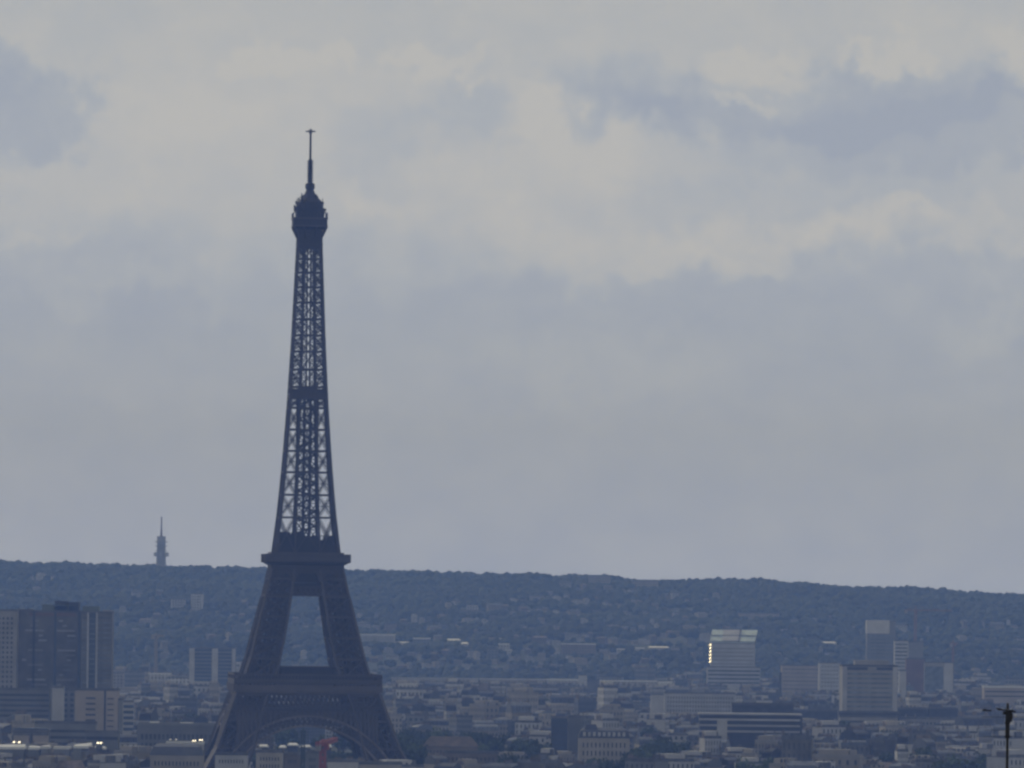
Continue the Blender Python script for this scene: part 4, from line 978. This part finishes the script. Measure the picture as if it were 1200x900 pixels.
for (px, Yt, H, k) in TREES:
    x = ray(px, 880)[0] * Yt
    t = thing('broadleaf_tree', '', 'tree', (x, Yt, 0), rr.uniform(0, 6.28), 'trees between the city houses')
    sc1 = H / 15; t.scale = (min(1.15, sc1), min(1.15, sc1), sc1)
    child('crown', TP[k][0], t); child('trunk', TP[k][1], t)
    pc, pt = proj(x, Yt, H)
    AUTO.append((t, pc, pt, '%s %s leafy tree' % ('tall' if H > 17 else ('low' if H < 11 else 'rounded'), 'light green' if k == 3 else 'dark green'), 'front' if Yt < 4500 else 'middle'))

# hillside wood: thousands of crowns, one mass
ico = bpy.data.meshes.new('tmp'); bm = bmesh.new(); bmesh.ops.create_icosphere(bm, subdivisions=2, radius=1); bm.to_mesh(ico); bm.free()
iv = np.array([v.co[:] for v in ico.vertices]); ifc = np.array([p_.vertices[:] for p_ in ico.polygons])
rs = np.random.RandomState(5); variants = []
for k in range(10):
    nrm = np.array([noise.noise(Vector(v * 1.7) + Vector((k * 7.3, 0, 0))) for v in iv]); n2 = rs.uniform(-.08, .08, len(iv))
    variants.append(iv * (1 + .45 * nrm + n2)[:, None])
HV = []; HF = []; cnt = 0
def add_crown(x, y, r_, z):
    global cnt
    v = variants[rs.randint(10)]; a = rs.uniform(0, 6.28); c_, s_ = math.cos(a), math.sin(a)
    q = np.stack([x + (v[:, 0] * c_ - v[:, 1] * s_) * r_, y + (v[:, 0] * s_ + v[:, 1] * c_) * r_, z + v[:, 2] * r_ * .85], 1)
    HV.append(q); HF.append(ifc + cnt * len(iv)); cnt += 1
boxes = [(ray((a + b_) / 2, yb)[0] * YY, (b_ - a) / F * YY / 2, YY) for (a, b_, yt, yb, YY) in HILLBOX]
bx_ = np.array(boxes)
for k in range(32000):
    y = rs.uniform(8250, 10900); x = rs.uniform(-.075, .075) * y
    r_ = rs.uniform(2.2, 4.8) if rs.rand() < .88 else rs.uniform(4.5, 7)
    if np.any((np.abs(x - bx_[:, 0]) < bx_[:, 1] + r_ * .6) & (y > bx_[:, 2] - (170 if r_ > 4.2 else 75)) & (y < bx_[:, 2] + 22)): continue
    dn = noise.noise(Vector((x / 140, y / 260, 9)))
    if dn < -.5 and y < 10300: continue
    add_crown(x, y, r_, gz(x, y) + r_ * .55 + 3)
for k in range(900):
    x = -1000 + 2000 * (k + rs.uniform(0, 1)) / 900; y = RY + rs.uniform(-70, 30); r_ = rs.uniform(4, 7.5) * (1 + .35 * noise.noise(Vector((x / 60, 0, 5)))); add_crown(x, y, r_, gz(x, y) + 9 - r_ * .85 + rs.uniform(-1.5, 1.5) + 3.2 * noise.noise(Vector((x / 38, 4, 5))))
HV = np.concatenate(HV); HF = np.concatenate(HF)
me = bpy.data.meshes.new('hillside_wood'); me.vertices.add(len(HV)); me.vertices.foreach_set('co', HV.ravel().astype(np.float32))
me.loops.add(HF.size); me.loops.foreach_set('vertex_index', HF.ravel().astype(np.int32)); me.polygons.add(len(HF)); me.polygons.foreach_set('loop_start', np.arange(0, HF.size, 3, dtype=np.int32))
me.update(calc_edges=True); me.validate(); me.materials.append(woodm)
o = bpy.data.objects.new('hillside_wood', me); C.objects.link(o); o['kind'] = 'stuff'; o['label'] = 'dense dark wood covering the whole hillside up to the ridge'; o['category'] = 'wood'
bpy.data.meshes.remove(ico)

# ------------------------------------------------------------------ labels that single out each repeat
ORD = ['leftmost', 'second', 'third', 'fourth', 'fifth', 'sixth', 'seventh', 'eighth', 'ninth', 'tenth', 'eleventh', 'twelfth', 'thirteenth', 'fourteenth', 'fifteenth', 'sixteenth', 'seventeenth', 'eighteenth', 'nineteenth', 'twentieth']
buckets = {}
for (t, px, py, desc, tier) in AUTO:
    l = min(LAND, key=lambda q: (q[0] - px) ** 2 + (1.6 * (q[1] - py)) ** 2)
    dx, dy = px - l[0], py - l[1]
    rel = ('below' if dy > 0 else 'above') if abs(dx) < abs(dy) * 1.0 else ('left of' if dx < 0 else 'right of')
    buckets.setdefault((desc, tier, rel, l[2]), []).append((px, t))
for (desc, tier, rel, lm), its in buckets.items():
    its.sort(key=lambda q: q[0])
    for i, (px, t) in enumerate(its):
        one = '%s %s, %s %s' % (tier, desc, rel, lm) if tier in ('front', 'middle', 'far') else '%s, %s, %s %s' % (desc, tier, rel, lm)
        if len(its) > 1: one = ORD[min(i, 19)] + ' ' + one
        t['label'] = one
for o in bpy.data.objects:
    if '_px' in o: del o['_px']
